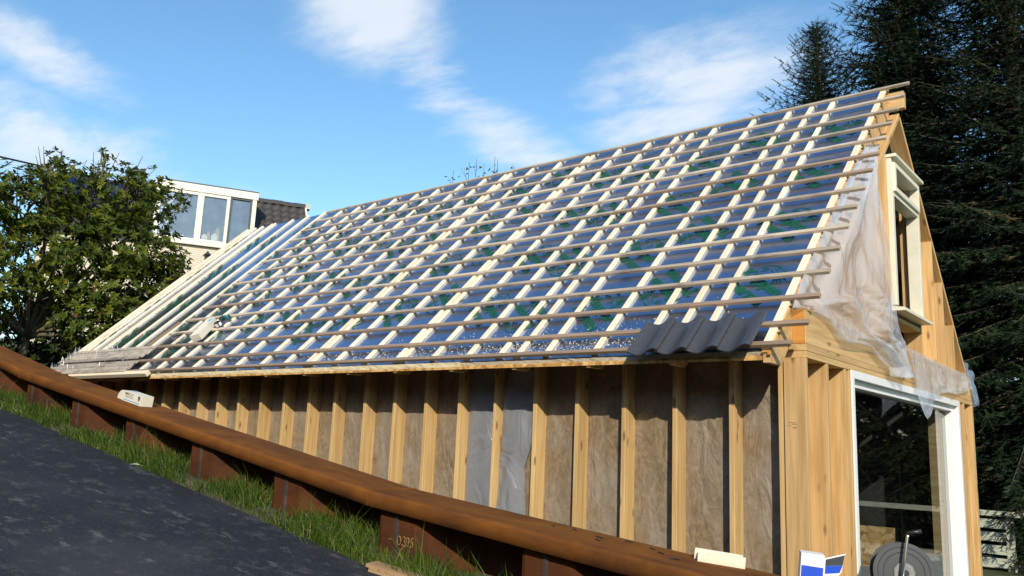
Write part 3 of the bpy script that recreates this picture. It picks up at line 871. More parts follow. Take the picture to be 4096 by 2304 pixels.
# --- building film (loose sheets, top level)
L_ = [(0.03, 2.039, 2.372), (0.03, 1.617, 2.021), (0.03, 0.923, 1.38), (0.03, 0.396, 0.884), (0.04, 0.101, 0.629), (0.05, -0.12, 0.38), (0.12, -0.023, 0.391), (0.14, 0.418, 0.351), (0.15, 0.756, 0.21), (0.15, 1.473, 0.256), (0.15, 1.726, 0.182), (0.16, 2.015, 0.13), (0.16, 2.06, 0.045)]
R_ = [(0.06, 2.045, 2.331), (0.11, 2.001, 2.183), (0.135, 1.967, 1.938), (0.14, 2.113, 1.657), (0.14, 2.256, 1.408), (0.145, 2.319, 1.068), (0.15, 2.346, 0.897), (0.16, 2.371, 0.71), (0.16, 2.414, 0.595), (0.16, 2.516, 0.453), (0.16, 2.566, 0.372), (0.17, 2.59, 0.185), (0.17, 2.636, 0.077)]
def fold1(u, t, p):
    e = math.sin(math.pi * u) ** .6 if 0 < u < 1 else 0
    a = 0.055 * math.sin(u * 17 + t * 3.5 + 2 * nz(u * 2, t * 3)) + 0.06 * nz(u * 4 - t * 3, t * 2.5, 7) + 0.03 * nz(u * 12 - t * 6, t * 9, 3) + 0.030 * (0.25 - abs(nz(u * 7 - t * 4, t * 6, 5))) + 0.018 * (0.25 - abs(nz(u * 16 + t * 5, t * 13, 8)))
    return Vector((e * (0.045 + a), 0, 0))
tag(sheet('plastic_sheet', L_, R_, 70, 110, M_FILM, fold1), 'large translucent plastic sheet hanging crumpled from the roof edge over the gable', 'plastic sheet', 'loose film on the gable')
T2 = [(0.11, 2.82, 0.419), (0.115, 3.249, 0.418), (0.12, 3.857, 0.40), (0.12, 4.607, 0.39), (0.12, 5.166, 0.39), (0.12, 5.646, 0.40)]
B2 = [(0.12, 2.84, 0.33), (0.16, 3.178, -0.299), (0.15, 3.97, 0.025), (0.15, 4.379, 0.067), (0.14, 4.97, 0.072), (0.13, 5.781, 0.222)]
tag(sheet('plastic_sheet', T2, B2, 20, 50, M_FILM, lambda u, t, p: Vector(((u + .05) * (0.03 + 0.04 * math.sin(t * 26 + u * 2) * .6 + 0.03 * nz(t * 8, u * 3, 9) + 0.03 * (0.25 - abs(nz(t * 14, u * 5, 2)))), 0, 0))), 'short torn plastic strip draped over the header above the white window', 'plastic sheet', 'loose film on the gable')
T3 = [(0.10, 5.70, 0.55), (0.10, 5.90, 0.50), (0.09, 6.16, 0.47), (0.07, 6.28, 0.46)]
B3 = [(0.11, 6.05, 0.03), (0.10, 6.30, 0.0), (0.09, 6.50, 0.08), (0.07, 6.62, 0.12)]
tag(sheet('plastic_sheet', T3, B3, 16, 24, M_FILMBLUE, lambda u, t, p: Vector((0.03 * math.sin(t * 12 + u) + 0.03 * nz(t * 5, u * 4, 5), 0.02 * nz(u * 4, t * 4, 1), 0))), 'bluish plastic flap blowing round the far corner of the gable', 'plastic sheet', 'loose film on the gable')
T4 = [(0.04, 4.80, 1.46), (0.04, 5.00, 1.27), (0.04, 5.35, 0.94), (0.04, 5.62, 0.68)]
B4 = [(0.0, 4.83, 1.60), (-0.02, 5.16, 1.60), (-0.03, 5.55, 1.42), (-0.01, 5.72, 0.85)]
tag(sheet('plastic_sheet', T4, B4, 8, 16, M_FILMBLUE, lambda u, t, p: Vector((0.02 * nz(t * 4, u * 3, 2), 0, 0))), 'narrow blue plastic edge showing behind the far sloping plate', 'plastic sheet', 'loose film on the gable')

# ================================================================== LOOSE THINGS ON THE ROOF
# concrete pantiles
def tile_mesh():
    n = 22; W_, L_t, th = 0.278, 0.43, 0.014
    def zf(x):
        t = x / W_
        return 0.030 * math.cos((t * 0.92 + 0.10) * 2 * math.pi + 0.55) + 0.006 * max(0, (t - .9) * 10) * -1
    vs = []; fs = []
    rows = [(0.0, 0.0), (L_t * .5, 0.0), (L_t, 0.0)]
    for (s, dz) in rows:
        for side_ in (0, 1):
            for i in range(n + 1):
                x = W_ * i / n; vs.append((x, s, zf(x) - side_ * th))
    m = n + 1
    for r in range(2):
        a, b = r * 2 * m, (r + 1) * 2 * m
        for i in range(n):
            fs.append((a + i, a + i + 1, b + i + 1, b + i)); fs.append((a + m + i + 1, a + m + i, b + m + i, b + m + i + 1))
        fs.append((a, b, b + m, a + m)); fs.append((a + n, a + m + n, b + m + n, b + n))
    for i in range(n):
        fs.append((i, m + i, m + i + 1, i + 1)); q = 4 * m; fs.append((q + i + 1, q + m + i + 1, q + m + i, q + i))
    return mesh_from('roof_tile', vs, fs, M_TILE, True)
TM = tile_mesh()
for i in range(4):
    o = put(bpy.data.objects.new('roof_tile', TM), rp(-1.115 + 0.2515 * i, -0.070 + R.uniform(-.004, .004), 0.105) @ Matrix.Rotation(rad(-1.6), 4, 'X') @ Matrix.Rotation(rad(-0.8), 4, 'Y'))
    md = o.modifiers.new('edge', 'EDGE_SPLIT'); md.split_angle = rad(50)
    tag(o, 'dark grey concrete pantile in the trial row laid at the eave', 'roof tile', 'trial row of roof tiles')
# weathered planks laid on the left end of the roof
PL = [(-12.34, -9.60, 0.560), (-12.33, -9.62, 0.492), (-12.38, -9.58, 0.424), (-12.30, -9.64, 0.356), (-12.36, -9.66, 0.290), (-12.28, -9.58, 0.206), (-12.40, -9.62, 0.140), (-12.30, -9.57, 0.074), (-12.26, -9.60, 0.008)]
R = random.Random(14)
for i, (a, b, s) in enumerate(PL):
    h = 0.0595 + (0.022 if i in (4,) else 0.0) + R.uniform(0, .002)
    o = board('plank', b - a, 0.064, 0.021 + 0.006 * (i % 3 == 0), rp(a, s, h), M_PLANK, None)
    tag(o, {0: 'grey plank highest up the slope in the row laid on the foil roof', 8: 'grey plank lowest in the row laid on the foil roof, next to the fresh timber', 4: 'raised grey plank lying a little higher than its neighbours on the foil roof'}.get(i, 'weathered grey plank in the row laid across the left end of the foil roof'), 'plank', 'grey planks on the roof')
    # nails left standing in the plank
    for q in range(10):
        x = R.uniform(.01, .22) if q < 4 else R.uniform(.04, b - a - .05)
        ln = R.uniform(.06, .10)
        MB().tube([(0, 0, -0.012), (0, 0, ln)], 0.0030, 5).tube([(0, 0, ln), (0, 0, ln + .003)], 0.0065, 6).build('nail', M_STEEL_NAIL, o, rp(a + x, s + R.uniform(.01, .055), h + .02) @ Matrix.Rotation(rad(R.uniform(-14, 14)), 4, 'Y') @ Matrix.Rotation(rad(-40 + R.uniform(-12, 12)), 4, 'X'))
o = board('timber_length', 2.5, 0.075, 0.06, rp(-11.42, -0.045, 0.006), M_COUNTER); tag(o, 'fresh sawn timber length lying along the eave below the grey planks', 'timber')
o = board('short_board', 0.62, 0.11, 0.018, rp(-9.99, 0.70, 0.030) @ Matrix.Rotation(rad(84), 4, 'Z'), M_BATTEN_WET); tag(o, 'short brown board lying up the slope above the grey planks', 'board')

# carton boxes of screws ---------------------------------------------------------------
def carton(name, M, L, w, h, label, blue=False, parent_flaps=True):
    """open end towards local -x with a rounded flap"""
    e = put(bpy.data.objects.new(name, None), M); e.empty_display_size = .1; tag(e, label, 'carton', )
    t = 0.003
    m = MB(); m.box(0, L, 0, w, 0, t); m.box(0, L, 0, t, t, h - t); m.box(0, L, w - t, w, t, h - t); m.box(0, L, 0, w, h - t, h); m.box(L - t, L, t, w - t, t, h - t)
    b = m.build('box', M_CARD, e, M)
    half = [(0, 0.002)] + [(-0.145 * math.cos(rad(a)) * 1.0, h * (1 - 0.0) * math.sin(rad(a)) * 0.98 + .002) for a in range(0, 91, 10)]
    pf = MB(); pf.prism(half, 0.0025, 'y', -0.0005); pf.build('flap', M_CARD, e, M @ T((-.002, 0, 0)) @ Matrix.Rotation(rad(-4), 4, 'Z'))
    pf = MB(); pf.box(-0.10, 0, 0.004, w - .004, 0, 0.0025); pf.build('flap', M_CARDIN, e, M @ Matrix.Rotation(rad(-7), 4, 'Y'))
    m = MB(); m.box(0.02, L - .03, -0.0015, 0, 0.012, 0.020); m.build('print_stripe', M_LBLUE, e, M)
    m = MB(); m.box(L - .075, L - .035, -0.0015, 0, 0.055, 0.085); m.box(L - .066, L - .044, -0.0015, 0, 0.04, 0.055); m.build('print_mark', M_INK, e, M)
    m = MB(); m.box(0.03, 0.11, -0.0015, 0, h - .026, h - .019)
    for k in range(4): m.box(0.04 + .0 * k, L * .55, -0.0013, 0, 0.040 + .014 * k, 0.0435 + .014 * k)
    m.build('print_lines', M_INK, e, M)
    m = MB(); m.box(L * .05, L * .22, w * .55, w * .9, h, h + .0012); m.build('top_label', M_LBLUE, e, M)
    return e
def on_cap(X, Y, rz, dz=0.0):
    z = cap_z(X) + 0.0985 + dz; sl = -0.1545 if X < -1.91 else -0.094
    return T((X, Y, z)) @ Matrix.Rotation(-math.atan(sl), 4, 'Y') @ Matrix.Rotation(rad(rz), 4, 'Z')
carton('screw_box', on_cap(-5.77, -2.335, -2), 0.40, 0.115, 0.098, 'white screw box with a rounded open flap standing on the rusty wall cap')
# box lying on the battens, open end up the slope
MB_box = rp(-8.44, 0.640, 0.060) @ Matrix.Rotation(rad(101), 4, 'Z') @ T((0.40, 0, 0)) @ Matrix.Rotation(rad(180), 4, 'Z') @ T((0, -.125, 0))
carton('screw_box', rp(-8.80, 1.09, 0.0605) @ Matrix.Rotation(rad(-72), 4, 'Z'), 0.44, 0.17, 0.10, 'white screw box lying on the roof battens beside the cordless drill')
# cordless drill
dM = rp(-8.43, 0.99, 0.060) @ Matrix.Rotation(rad(100), 4, 'Z')
dr = put(bpy.data.objects.new('cordless_drill', None), dM); dr.empty_display_size = .1
tag(dr, 'black and teal cordless drill lying on the roof battens next to the open screw box', 'drill')
MB().box(0, 0.075, -0.045, 0.045, 0.0, 0.085).build('battery', M_BLACK, dr, dM, bevel=0.008)
MB().box(-0.002, 0.0, -0.03, 0.03, 0.015, 0.07).box(0.01, 0.055, -0.0465, -0.045, 0.02, 0.07).build('label_plate', M_WHITE, dr, dM)
MB().tube([(0.07, 0, 0.045), (0.12, 0, 0.047), (0.18, 0, 0.05)], [0.026, 0.022, 0.026], 10).build('grip', M_BLACK, dr, dM, smooth=True)
MB().tube([(0.20, 0.08, 0.05), (0.20, 0.02, 0.05), (0.20, -0.08, 0.05)], [0.030, 0.036, 0.034], 14).build('motor_housing', M_TEAL, dr, dM, smooth=True)
MB().tube([(0.20, 0.08, 0.05), (0.20, 0.11, 0.05), (0.20, 0.135, 0.05)], [0.026, 0.022, 0.012], 12).build('chuck', M_BLACK, dr, dM, smooth=True)

# ================================================================== THINGS BY THE WALL
for i, (dx, dy, L) in enumerate(((0.0, 0.0, 0.235), (-0.045, 0.052, 0.24))):
    M = on_cap(0.315 + dx, -2.215 + dy, 22)
    mb = MB().prism([(0, 0), (0.045, 0), (0.045, 0.040), (0.030, 0.052), (0.0, 0.036)], L, 'x', 0)
    o = mb.build('timber_offcut', M_COUNTER, None, M)
    tag(o, ('front' if i == 0 else 'rear') + ' pale timber offcut of the pair lying on the right part of the rusty cap', 'offcut', 'offcuts on the wall cap')
# blue and white carton with opened flap at the end of the cap
cM = on_cap(0.845, -2.235, 26)
c = put(bpy.data.objects.new('blue_carton', None), cM); c.empty_display_size = .1
tag(c, 'blue and white carton with an open side flap standing on the cap before the gable', 'carton')
MB().box(0, 0.105, 0, 0.09, 0, 0.155).build('box', M_WHITE, c, cM, bevel=0.002)
MB().box(0.004, 0.101, -0.0015, 0.0, 0.03, 0.100).build('blue_band', M_BLUE, c, cM)
MB().box(0.002, 0.103, -0.0013, 0.0, 0.002, 0.03).build('dark_band', M_DARKGREY, c, cM)
fM = cM @ T((0.105, 0, 0.03)) @ Matrix.Rotation(rad(20), 4, 'Z')
MB().prism([(0, 0.0), (0.045, 0.0), (0.085, 0.06), (0.10, 0.145), (0.0, 0.115)], 0.002, 'y', 0).build('flap', M_WHITE, c, fM)
MB().prism([(0.004, 0.045), (0.076, 0.055), (0.089, 0.09), (0.004, 0.08)], 0.0012, 'y', -0.0013).build('flap_band', M_BLUE, c, fM)
MB().prism([(0.004, 0.081), (0.089, 0.091), (0.097, 0.138), (0.004, 0.110)], 0.0012, 'y', -0.0013).build('flap_band', M_DARKGREY, c, fM)
# rusty nails / splinters on the cap
R = random.Random(31)
for X, Y in ((-0.62, -2.20), (-0.50, -2.16), (-0.30, -2.22), (-0.16, -2.15), (-0.25, -2.30), (0.02, -2.18), (0.10, -2.24), (0.22, -2.33)):
    o = MB().tube([(0, 0, 0.004), (0.02, 0.003, 0.005), (0.05, 0.0, 0.004)], 0.003, 5).build('splinter', M_BLACK, None, on_cap(X, Y, R.uniform(-40, 40)))
    tag(o, 'dark splinter lying on the right part of the rusty cap', 'splinter', 'splinters on the wall cap')
# grooved board on the asphalt edge
bM = T((-1.50, -2.84, road_z(-1.5) + 0.006)) @ Matrix.Rotation(math.atan(0.15), 4, 'Y') @ Matrix.Rotation(rad(14), 4, 'Z')
bo = MB().prism([(-.012, 0.0), (0.095, 0.0), (0.095, 0.018), (-.012, 0.018)], 1.3, 'x', 0.03)
bo.prism([(0.0, 0.0181), (0.107, 0.0181), (0.107, 0.038), (0.0, 0.038)], 1.33, 'x', 0.0)
M_ROUGH = wood('rough_board', (0.45, 0.30, 0.16), (0.30, 0.18, 0.085), vary=0.05, knots=0.05)
tag(bo.build('grooved_board', M_ROUGH, None, bM), 'rough brown grooved board lying on the edge of the asphalt in the grass', 'board')
lv = MB().add([(0, 0, 0), (.05, .02, .012), (.11, .0, .002), (.05, -.025, .01)], [(0, 1, 2, 3)])
for X, Y, a, s in ((-7.35, -2.73, 10, 1.9), (-4.55, -2.80, 50, 1.0), (-7.75, -2.78, -5, 1.6)):
    mb = MB(); mb.add([(0, 0, 0.004), (.05, .02, .016), (.11, .0, .006), (.05, -.025, .014), (.05, 0, .004)], [(0, 1, 4), (1, 2, 4), (2, 3, 4), (3, 0, 4)])
    o = mb.build('dead_leaf', M_CARDIN if s > 1.1 else M_FENCE, None, T((X, Y, road_z(X) + .004)) @ Matrix.Rotation(math.atan(.15), 4, 'Y') @ Matrix.Rotation(rad(a), 4, 'Z') @ Matrix.Scale(s, 4))
    tag(o, ('brown dead leaf lying on the asphalt edge by the grass' if s > 1.1 else 'single pale green leaf lying on the asphalt edge'), 'leaf', 'fallen leaves on the asphalt')

# hand reel in front of the large window
RC = Vector((0.50, 0.90, -1.58)); axis = (Vector((2.342, -6.251, -1.2)) - RC).normalized(); axis = Vector((axis.x + .25, axis.y, axis.z)).normalized()
ry_ = Vector((0, 0, 1)); rx_ = ry_.cross(axis).normalized(); ry_ = axis.cross(rx_)
rM = frame(RC, rx_, ry_, axis)
reel = empty('hand_reel', (0.5, 0.9, -2.3), 'black hand reel with a crank handle standing in front of the white window', 'reel')
def disc(mb, r, z0, z1, r_in=0.0, n=40):
    vs = []; fs = []
    for z in (z0, z1):
        for i in range(n): a = 2 * math.pi * i / n; vs.append((r * math.cos(a), r * math.sin(a), z))
    fs = [tuple(range(n))[::-1], tuple(range(n, 2 * n))] + [(i, (i + 1) % n, n + (i + 1) % n, n + i) for i in range(n)]
    mb.add(vs, fs)
m = MB(); disc(m, 0.225, 0.0, 0.012); m.build('front_disc', M_DARKGREY, reel, rM)
m = MB(); disc(m, 0.225, -0.13, -0.118); m.build('rear_disc', M_DARKGREY, reel, rM)
m = MB(); disc(m, 0.13, -0.118, 0.0); m.build('drum', M_BLACK, reel, rM)
M_HUB = plain('worn_hub', (0.20, 0.21, 0.21), 0.5, 20, 0.2)
m = MB(); disc(m, 0.078, 0.0125, 0.022, n=9); m.build('hub_plate', M_HUB, reel, rM)
m = MB(); disc(m, 0.024, 0.022, 0.07); m.build('axle', M_BLACK, reel, rM)
for rr in (0.15, 0.19):
    m = MB(); m.tube([(rr * math.cos(a * .157), rr * math.sin(a * .157), 0.012) for a in range(41)], 0.004, 5); m.build('rim_ring', M_DARKGREY, reel, rM)
m = MB(); m.tube([(0.0, 0.0, 0.06), (-0.03, -0.02, 0.075), (-0.005, 0.12, 0.085), (0.02, 0.27, 0.085), (0.03, 0.30, 0.085)], 0.011, 8); m.build('crank', M_STEEL_NAIL, reel, rM, smooth=True)
m = MB(); m.tube([(0.02, 0.295, 0.085), (0.07, 0.31, 0.095), (0.12, 0.32, 0.10)], [0.017, 0.015, 0.018], 10); m.build('handle', M_BLACK, reel, rM, smooth=True)
for sx in (-1, 1):
    for zz in (0.035, -0.155):
        p0 = rM @ Vector((0, 0, zz)); p1 = rM @ Vector((0.24 * sx, -0.5, zz)); p1.z = -2.31
        MB().tube([p0, p1], 0.014, 8).build('leg', M_DARKGREY, reel)
# OSB board leaning inside the big window
oX = Vector((0.97, 0.24, 0)).normalized(); oZ = Vector((0, 0.12, 1)).normalized(); oN = oX.cross(oZ)
oM = frame((-0.47, 2.86, -1.80), oX, oZ, oN)
tag(MB().box(0, 0.38, 0, 0.40, -0.018, 0.0).build('osb_board', M_OSB, None, oM), 'small orange strand board standing behind the large white window', 'board')

# ================================================================== FENCE at the right
fen = empty('plank_fence', (0.3, 8.6, -2.32), 'pale painted plank fence with a top rail behind the gable', 'fence')
for i in range(4):
    MB().box(-1.6, 0.0, 8.60, 8.635, -2.27 + 0.19 * i, -2.135 + 0.19 * i).build('slat', M_FENCE, fen)
MB().box(-1.7, 3.4, 8.55, 8.68, -1.515, -1.435).build('top_rail', M_FENCE, fen, bevel=0.006)
for x in (-1.65, 0.04, 3.2):
    MB().box(x - .055, x + .055, 8.64, 8.74, -2.35, -1.516).build('post', M_FENCE, fen, bevel=0.006)
tag(MB().box(-1.8, 4.2, 8.9, 9.1, -2.35, -2.15).build('garden_kerb', M_STONE), 'low pale stone kerb behind the plank fence', 'kerb')

# ================================================================== TREES
def leaf_quad(out, faces, tones, p, d, n, l, w, tone):
    """a folded leaf of two halves"""
    s = d.cross(n).normalized() * w; k = len(out); mid = p + d * l * .55 - n * l * .06
    out += [p, mid + s + n * w * .35, p + d * l - n * l * .16, mid - s + n * w * .35, mid]
    faces += [(k, k + 1, k + 4), (k + 1, k + 2, k + 4), (k + 2, k + 3, k + 4), (k + 3, k, k + 4)]
    tones += [tone] * 4
def leafy_tree(name, base, blobs, label, seed, n_ros, leaf=0.12, trunk_r=0.10, tone_shift=0.0, group=None, cat='tree', limbs=True):
    R = random.Random(seed)
    base = Vector(base)
    e = empty(name, base, label, cat, group)
    # limbs grow from the base to each blob
    tb = MB()
    fork = base + Vector((0.12, 0.05, 0.75))
    tb.tube([base - Vector((0, 0, .25)), base.lerp(fork, .5) + Vector((.05, 0, 0)), fork], [trunk_r * 1.25, trunk_r, trunk_r * .85], 10)
    tips = []
    for (c, r) in blobs:
        c = Vector(c); mid = fork.lerp(c, .5) + Vector((R.uniform(-.25, .25), R.uniform(-.25, .25), R.uniform(-.05, .25)))
        tb.tube([fork - Vector((0, 0, .05)), fork.lerp(mid, .5) + Vector((R.uniform(-.1, .1), R.uniform(-.1, .1), 0)), mid, c], [trunk_r * .62, trunk_r * .42, trunk_r * .3, .018], 7)
        for q in range(7):
            d = Vector((R.gauss(0, 1), R.gauss(0, 1), R.gauss(0.2, .8))).normalized()
            st = mid.lerp(c, R.uniform(.3, 1)); tp = c + d * max(r) * .92
            tb.tube([st, st.lerp(tp, .5) + Vector((0, 0, -.06)), tp], [.017, .011, .005], 5)
    tb.build('trunk', M_TRUNK, e, None, smooth=True)
    vs, fs, ts = [], [], []
    tot = sum(r[0] * r[1] * r[2] for c, r in blobs)
    for (c, r) in blobs:
        c = Vector(c); k = max(6, int(n_ros * r[0] * r[1] * r[2] / tot))
        for i in range(k):
            d = Vector((R.gauss(0, 1), R.gauss(0, 1), R.gauss(0, 1))).normalized()
            q = R.uniform(.35, 1.0) ** .55
            if nz(d.x * 2.2 + c.x, d.y * 2.2 + c.y, d.z * 2.2 + c.z) < -0.15 and q > .55: continue
            bump = 1 + .22 * nz(d.x * 3 + c.x * 3, d.y * 3, d.z * 3 + c.z)
            p = c + Vector((d.x * r[0], d.y * r[1], d.z * r[2])) * q * bump
            axis_ = (d + Vector((0, 0, .7)) + Vector((R.gauss(0, .35), R.gauss(0, .35), R.gauss(0, .35)))).normalized()
            rot = R.uniform(0, 6.28); nl = R.randint(5, 8)
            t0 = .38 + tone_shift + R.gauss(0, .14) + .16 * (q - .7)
            a1 = axis_.cross(Vector((0, 0, 1)) if abs(axis_.z) < .9 else Vector((1, 0, 0))).normalized(); a2 = axis_.cross(a1)
            for j in range(nl):
                a = rot + 6.283 * j / nl + R.uniform(-.3, .3); el = R.uniform(.1, .85)
                dd = ((a1 * math.cos(a) + a2 * math.sin(a)) * math.cos(el) + axis_ * math.sin(el)).normalized()
                nn_ = (axis_ - dd * axis_.dot(dd)).normalized()
                l = leaf * R.uniform(.65, 1.15)
                tone = max(0, min(.9, t0 + R.gauss(0, .10)))
                if R.random() < .025: tone = R.choice((.95, .97, 1.0))
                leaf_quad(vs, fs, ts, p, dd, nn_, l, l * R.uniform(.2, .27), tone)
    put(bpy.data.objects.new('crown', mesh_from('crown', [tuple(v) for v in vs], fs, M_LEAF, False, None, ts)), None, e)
    return e
leafy_tree('leafy_tree', (-14.30, -0.25, 0.10), [
    ((-14.0, -0.55, 3.25), (0.85, 0.85, 0.75)), ((-14.2, 0.15, 3.75), (0.75, 0.75, 0.62)), ((-13.9, 0.95, 3.75), (0.7, 0.75, 0.75)), ((-14.0, 1.70, 3.75), (0.62, 0.6, 0.75)),
    ((-14.1, -1.25, 2.65), (0.8, 0.75, 0.85)), ((-13.6, -0.1, 2.55), (0.85, 0.9, 0.75)), ((-13.7, 0.95, 2.75), (0.85, 0.85, 0.75)), ((-14.0, 1.95, 2.75), (0.65, 0.65, 0.7)),
    ((-13.8, 1.85, 2.05), (0.7, 0.75, 0.6)), ((-13.4, 0.85, 1.75), (0.75, 0.8, 0.65)), ((-13.5, -0.95, 1.75), (0.7, 0.6, 0.6)), ((-13.3, 0.35, 1.2), (0.6, 0.6, 0.5)), ((-14.6, -2.0, 2.2), (0.8, 0.7, 0.9)), ((-13.6, -1.35, 1.1), (0.55, 0.55, 0.45)),
    ((-13.25, 1.35, 1.25), (0.6, 0.65, 0.5)), ((-13.9, 0.0, 1.7), (0.7, 0.7, 0.6)), ((-14.3, -1.6, 1.4), (0.7, 0.6, 0.6)), ((-13.2, 0.7, 0.75), (0.55, 0.6, 0.4)), ((-13.15, 2.0, 1.75), (0.45, 0.5, 0.4)),
    ((-14.0, -0.30, 4.20), (0.16, 0.18, 0.34)), ((-14.0, 0.70, 4.52), (0.16, 0.18, 0.28)), ((-14.0, 1.50, 4.52), (0.2, 0.2, 0.36)), ((-14.1, -1.0, 3.62), (0.26, 0.3, 0.34)), ((-13.9, 2.25, 3.95), (0.3, 0.3, 0.3))],
    'large dark green leafy tree with mossy limbs between the rusty wall and cream house', 4, 5200, 0.13, 0.085, 0.14)
leafy_tree('dark_shrub', (-14.9, 1.6, -0.3), [((-14.6, 1.3, 0.7), (1.1, 1.0, 0.8)), ((-14.9, 2.5, 1.3), (1.1, .9, .9)), ((-14.3, 0.3, 0.45), (0.8, 0.8, 0.55)), ((-14.8, 2.9, 2.0), (.7, .6, .5)), ((-13.9, 1.5, 0.35), (.8, .8, .5))],
    'dense dark shrub filling the gap under the leafy tree beside the roof edge', 9, 1700, 0.12, 0.05, -0.25, None, 'shrub')
leafy_tree('climbing_shrub', (-14.2, 2.5, -0.2), [((-13.75, 2.2, 2.55), (.4, .35, .35)), ((-13.7, 2.55, 2.3), (.35, .35, .3)), ((-13.6, 2.85, 2.45), (.28, .25, .2)), ((-13.8, 2.9, 1.9), (.4, .35, .35))],
    'reddish green climbing shrub between the leafy tree and the roof edge', 12, 330, 0.10, 0.035, 0.16, None, 'shrub')
leafy_tree('low_hedge_shrub', (-14.4, -1.8, 0.1), [((-14.2, -1.5, 0.75), (.8, .7, .55)), ((-14.6, -2.3, 1.1), (.8, .7, .7)), ((-14.9, -0.6, 0.9), (.9, .8, .65)), ((-15.0, -1.0, 1.6), (.8, .8, .6)), ((-15.2, 0.3, 0.9), (.9, .8, .7)), ((-15.6, -3.2, 1.3), (1.2, 1.0, .9)), ((-15.5, -1.0, 0.9), (1.0, 1.0, .7))],
    'low dark shrub at the foot of the leafy tree behind the rusty cap', 15, 1500, 0.12, 0.05, -0.2, None, 'shrub')

def spruce(name, base, H, rmax, label, seed, nb, tone=0.0, droop=0.35, bare=0.0):
    R = random.Random(seed); base = Vector(base)
    e = empty(name, base, label, 'tree', 'dark spruces behind the building')
    tb = MB()
    tb.tube([base - Vector((0, 0, .3)), base + Vector((0, 0, H * .5)), base + Vector((0, 0, H))], [.16 + .012 * H, .10 + .005 * H, .012], 8)
    vs, fs, ts = [], [], []
    def twig(p, d, l, t):
        # spray of needles: narrow blades around a drooping twig
        nn_ = 7
        up_ = Vector((0, 0, 1)); s = d.cross(up_)
        s = s.normalized() if s.length > .05 else Vector((1, 0, 0))
        for j in range(nn_):
            f = j / nn_; q = p + d * l * f
            for sg in (-1, 1):
                b = (d * R.uniform(.5, .9) + s * sg * R.uniform(.5, 1.0) + up_ * R.uniform(-.35, .5)).normalized()
                ll = l * R.uniform(.22, .36) * (1 - .35 * f); w = ll * .13
                x = b.cross(Vector((R.gauss(0, 1), R.gauss(0, 1), R.gauss(0, 1)))).normalized() * w
                k = len(vs); vs.extend([q - x, q + x, q + b * ll]); fs.append((k, k + 1, k + 2)); ts.append(t)
        k = len(vs); x = s * l * .035; vs.extend([p - x, p + x, p + d * l * 1.08]); fs.append((k, k + 1, k + 2)); ts.append(min(1, t + .1))
    for i in range(nb):
        f = (i + R.random()) / nb                       # 0 = bottom, 1 = top
        f = f ** .9
        z = H * (0.03 + .965 * f)
        L = rmax * (1 - f) ** .72 * R.uniform(.62, 1.12) + .10
        a = i * 2.399 + R.uniform(-.4, .4)
        out = Vector((math.cos(a), math.sin(a), 0))
        rise = .5 * f + R.uniform(-.06, .10) - droop * (1 - f) * .6
        p0 = base + Vector((0, 0, z))
        pts = []
        for q in range(5):
            u = q / 4
            pts.append(p0 + out * L * u + Vector((0, 0, L * (rise * u - droop * u * u * (1 - f) + .22 * u ** 3))))
        tb.tube(pts, [.012 + .011 * L, .010 + .007 * L, .010, .007, .004], 4, False)
        side_ = out.cross(Vector((0, 0, 1)))
        steps = max(4, int(L / .15))
        for j in range(steps):
            u = (j + .6) / steps
            if u < bare * R.uniform(.6, 1.3) * (1 - f * .8): continue
            x = u * 4; k = min(int(x), 3); p = pts[k].lerp(pts[k + 1], x - k); tan = (pts[k + 1] - pts[k]).normalized()
            wl_ = (L * .34 * (1 - u) + .17) * R.uniform(.7, 1.15)
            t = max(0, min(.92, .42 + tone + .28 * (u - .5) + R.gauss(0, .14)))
            if R.random() < .02: t = 1.0
            for sg in (-1, 1):
                d = (tan * .55 + side_ * sg * R.uniform(.6, .95) + Vector((0, 0, R.uniform(-.55, .15) - droop * .35 * (1 - f)))).normalized()
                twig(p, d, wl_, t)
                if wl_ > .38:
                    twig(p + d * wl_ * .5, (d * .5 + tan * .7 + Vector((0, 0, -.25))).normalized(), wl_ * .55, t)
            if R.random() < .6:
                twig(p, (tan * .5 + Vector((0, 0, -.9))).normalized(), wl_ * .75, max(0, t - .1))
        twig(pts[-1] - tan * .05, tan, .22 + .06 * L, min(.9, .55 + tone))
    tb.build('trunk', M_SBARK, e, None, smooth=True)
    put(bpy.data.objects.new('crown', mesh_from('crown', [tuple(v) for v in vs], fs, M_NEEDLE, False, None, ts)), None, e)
    return e
spruce('spruce_tree', (-4.0, 12.7, -2.3), 11.9, 3.4, 'slim spruce with a pointed top rising behind the roof ridge', 2, 430, 0.0)
spruce('spruce_tree', (-5.9, 14.0, -2.3), 9.6, 2.3, 'smallest spruce, only its tips show over the roof ridge', 5, 200, 0.0)
spruce('spruce_tree', (-1.75, 11.8, -2.3), 15.5, 3.4, 'tall broad spruce standing straight behind the gable peak', 3, 470, -0.05)
spruce('spruce_tree', (0.35, 10.3, -2.3), 15.0, 3.0, 'huge dark spruce behind the plank fence, nearest to the gable', 7, 440, -0.05, 0.5, 0.2)
spruce('spruce_tree', (0.9, 15.5, -2.3), 17.0, 3.6, 'dark spruce deep behind the fence between the two tall ones', 8, 330, -0.1)
spruce('spruce_tree', (3.4, 12.0, -2.3), 16.0, 3.4, 'spruce at the end of the row, right of the fence post', 9, 330, -0.1, 0.45, 0.2)
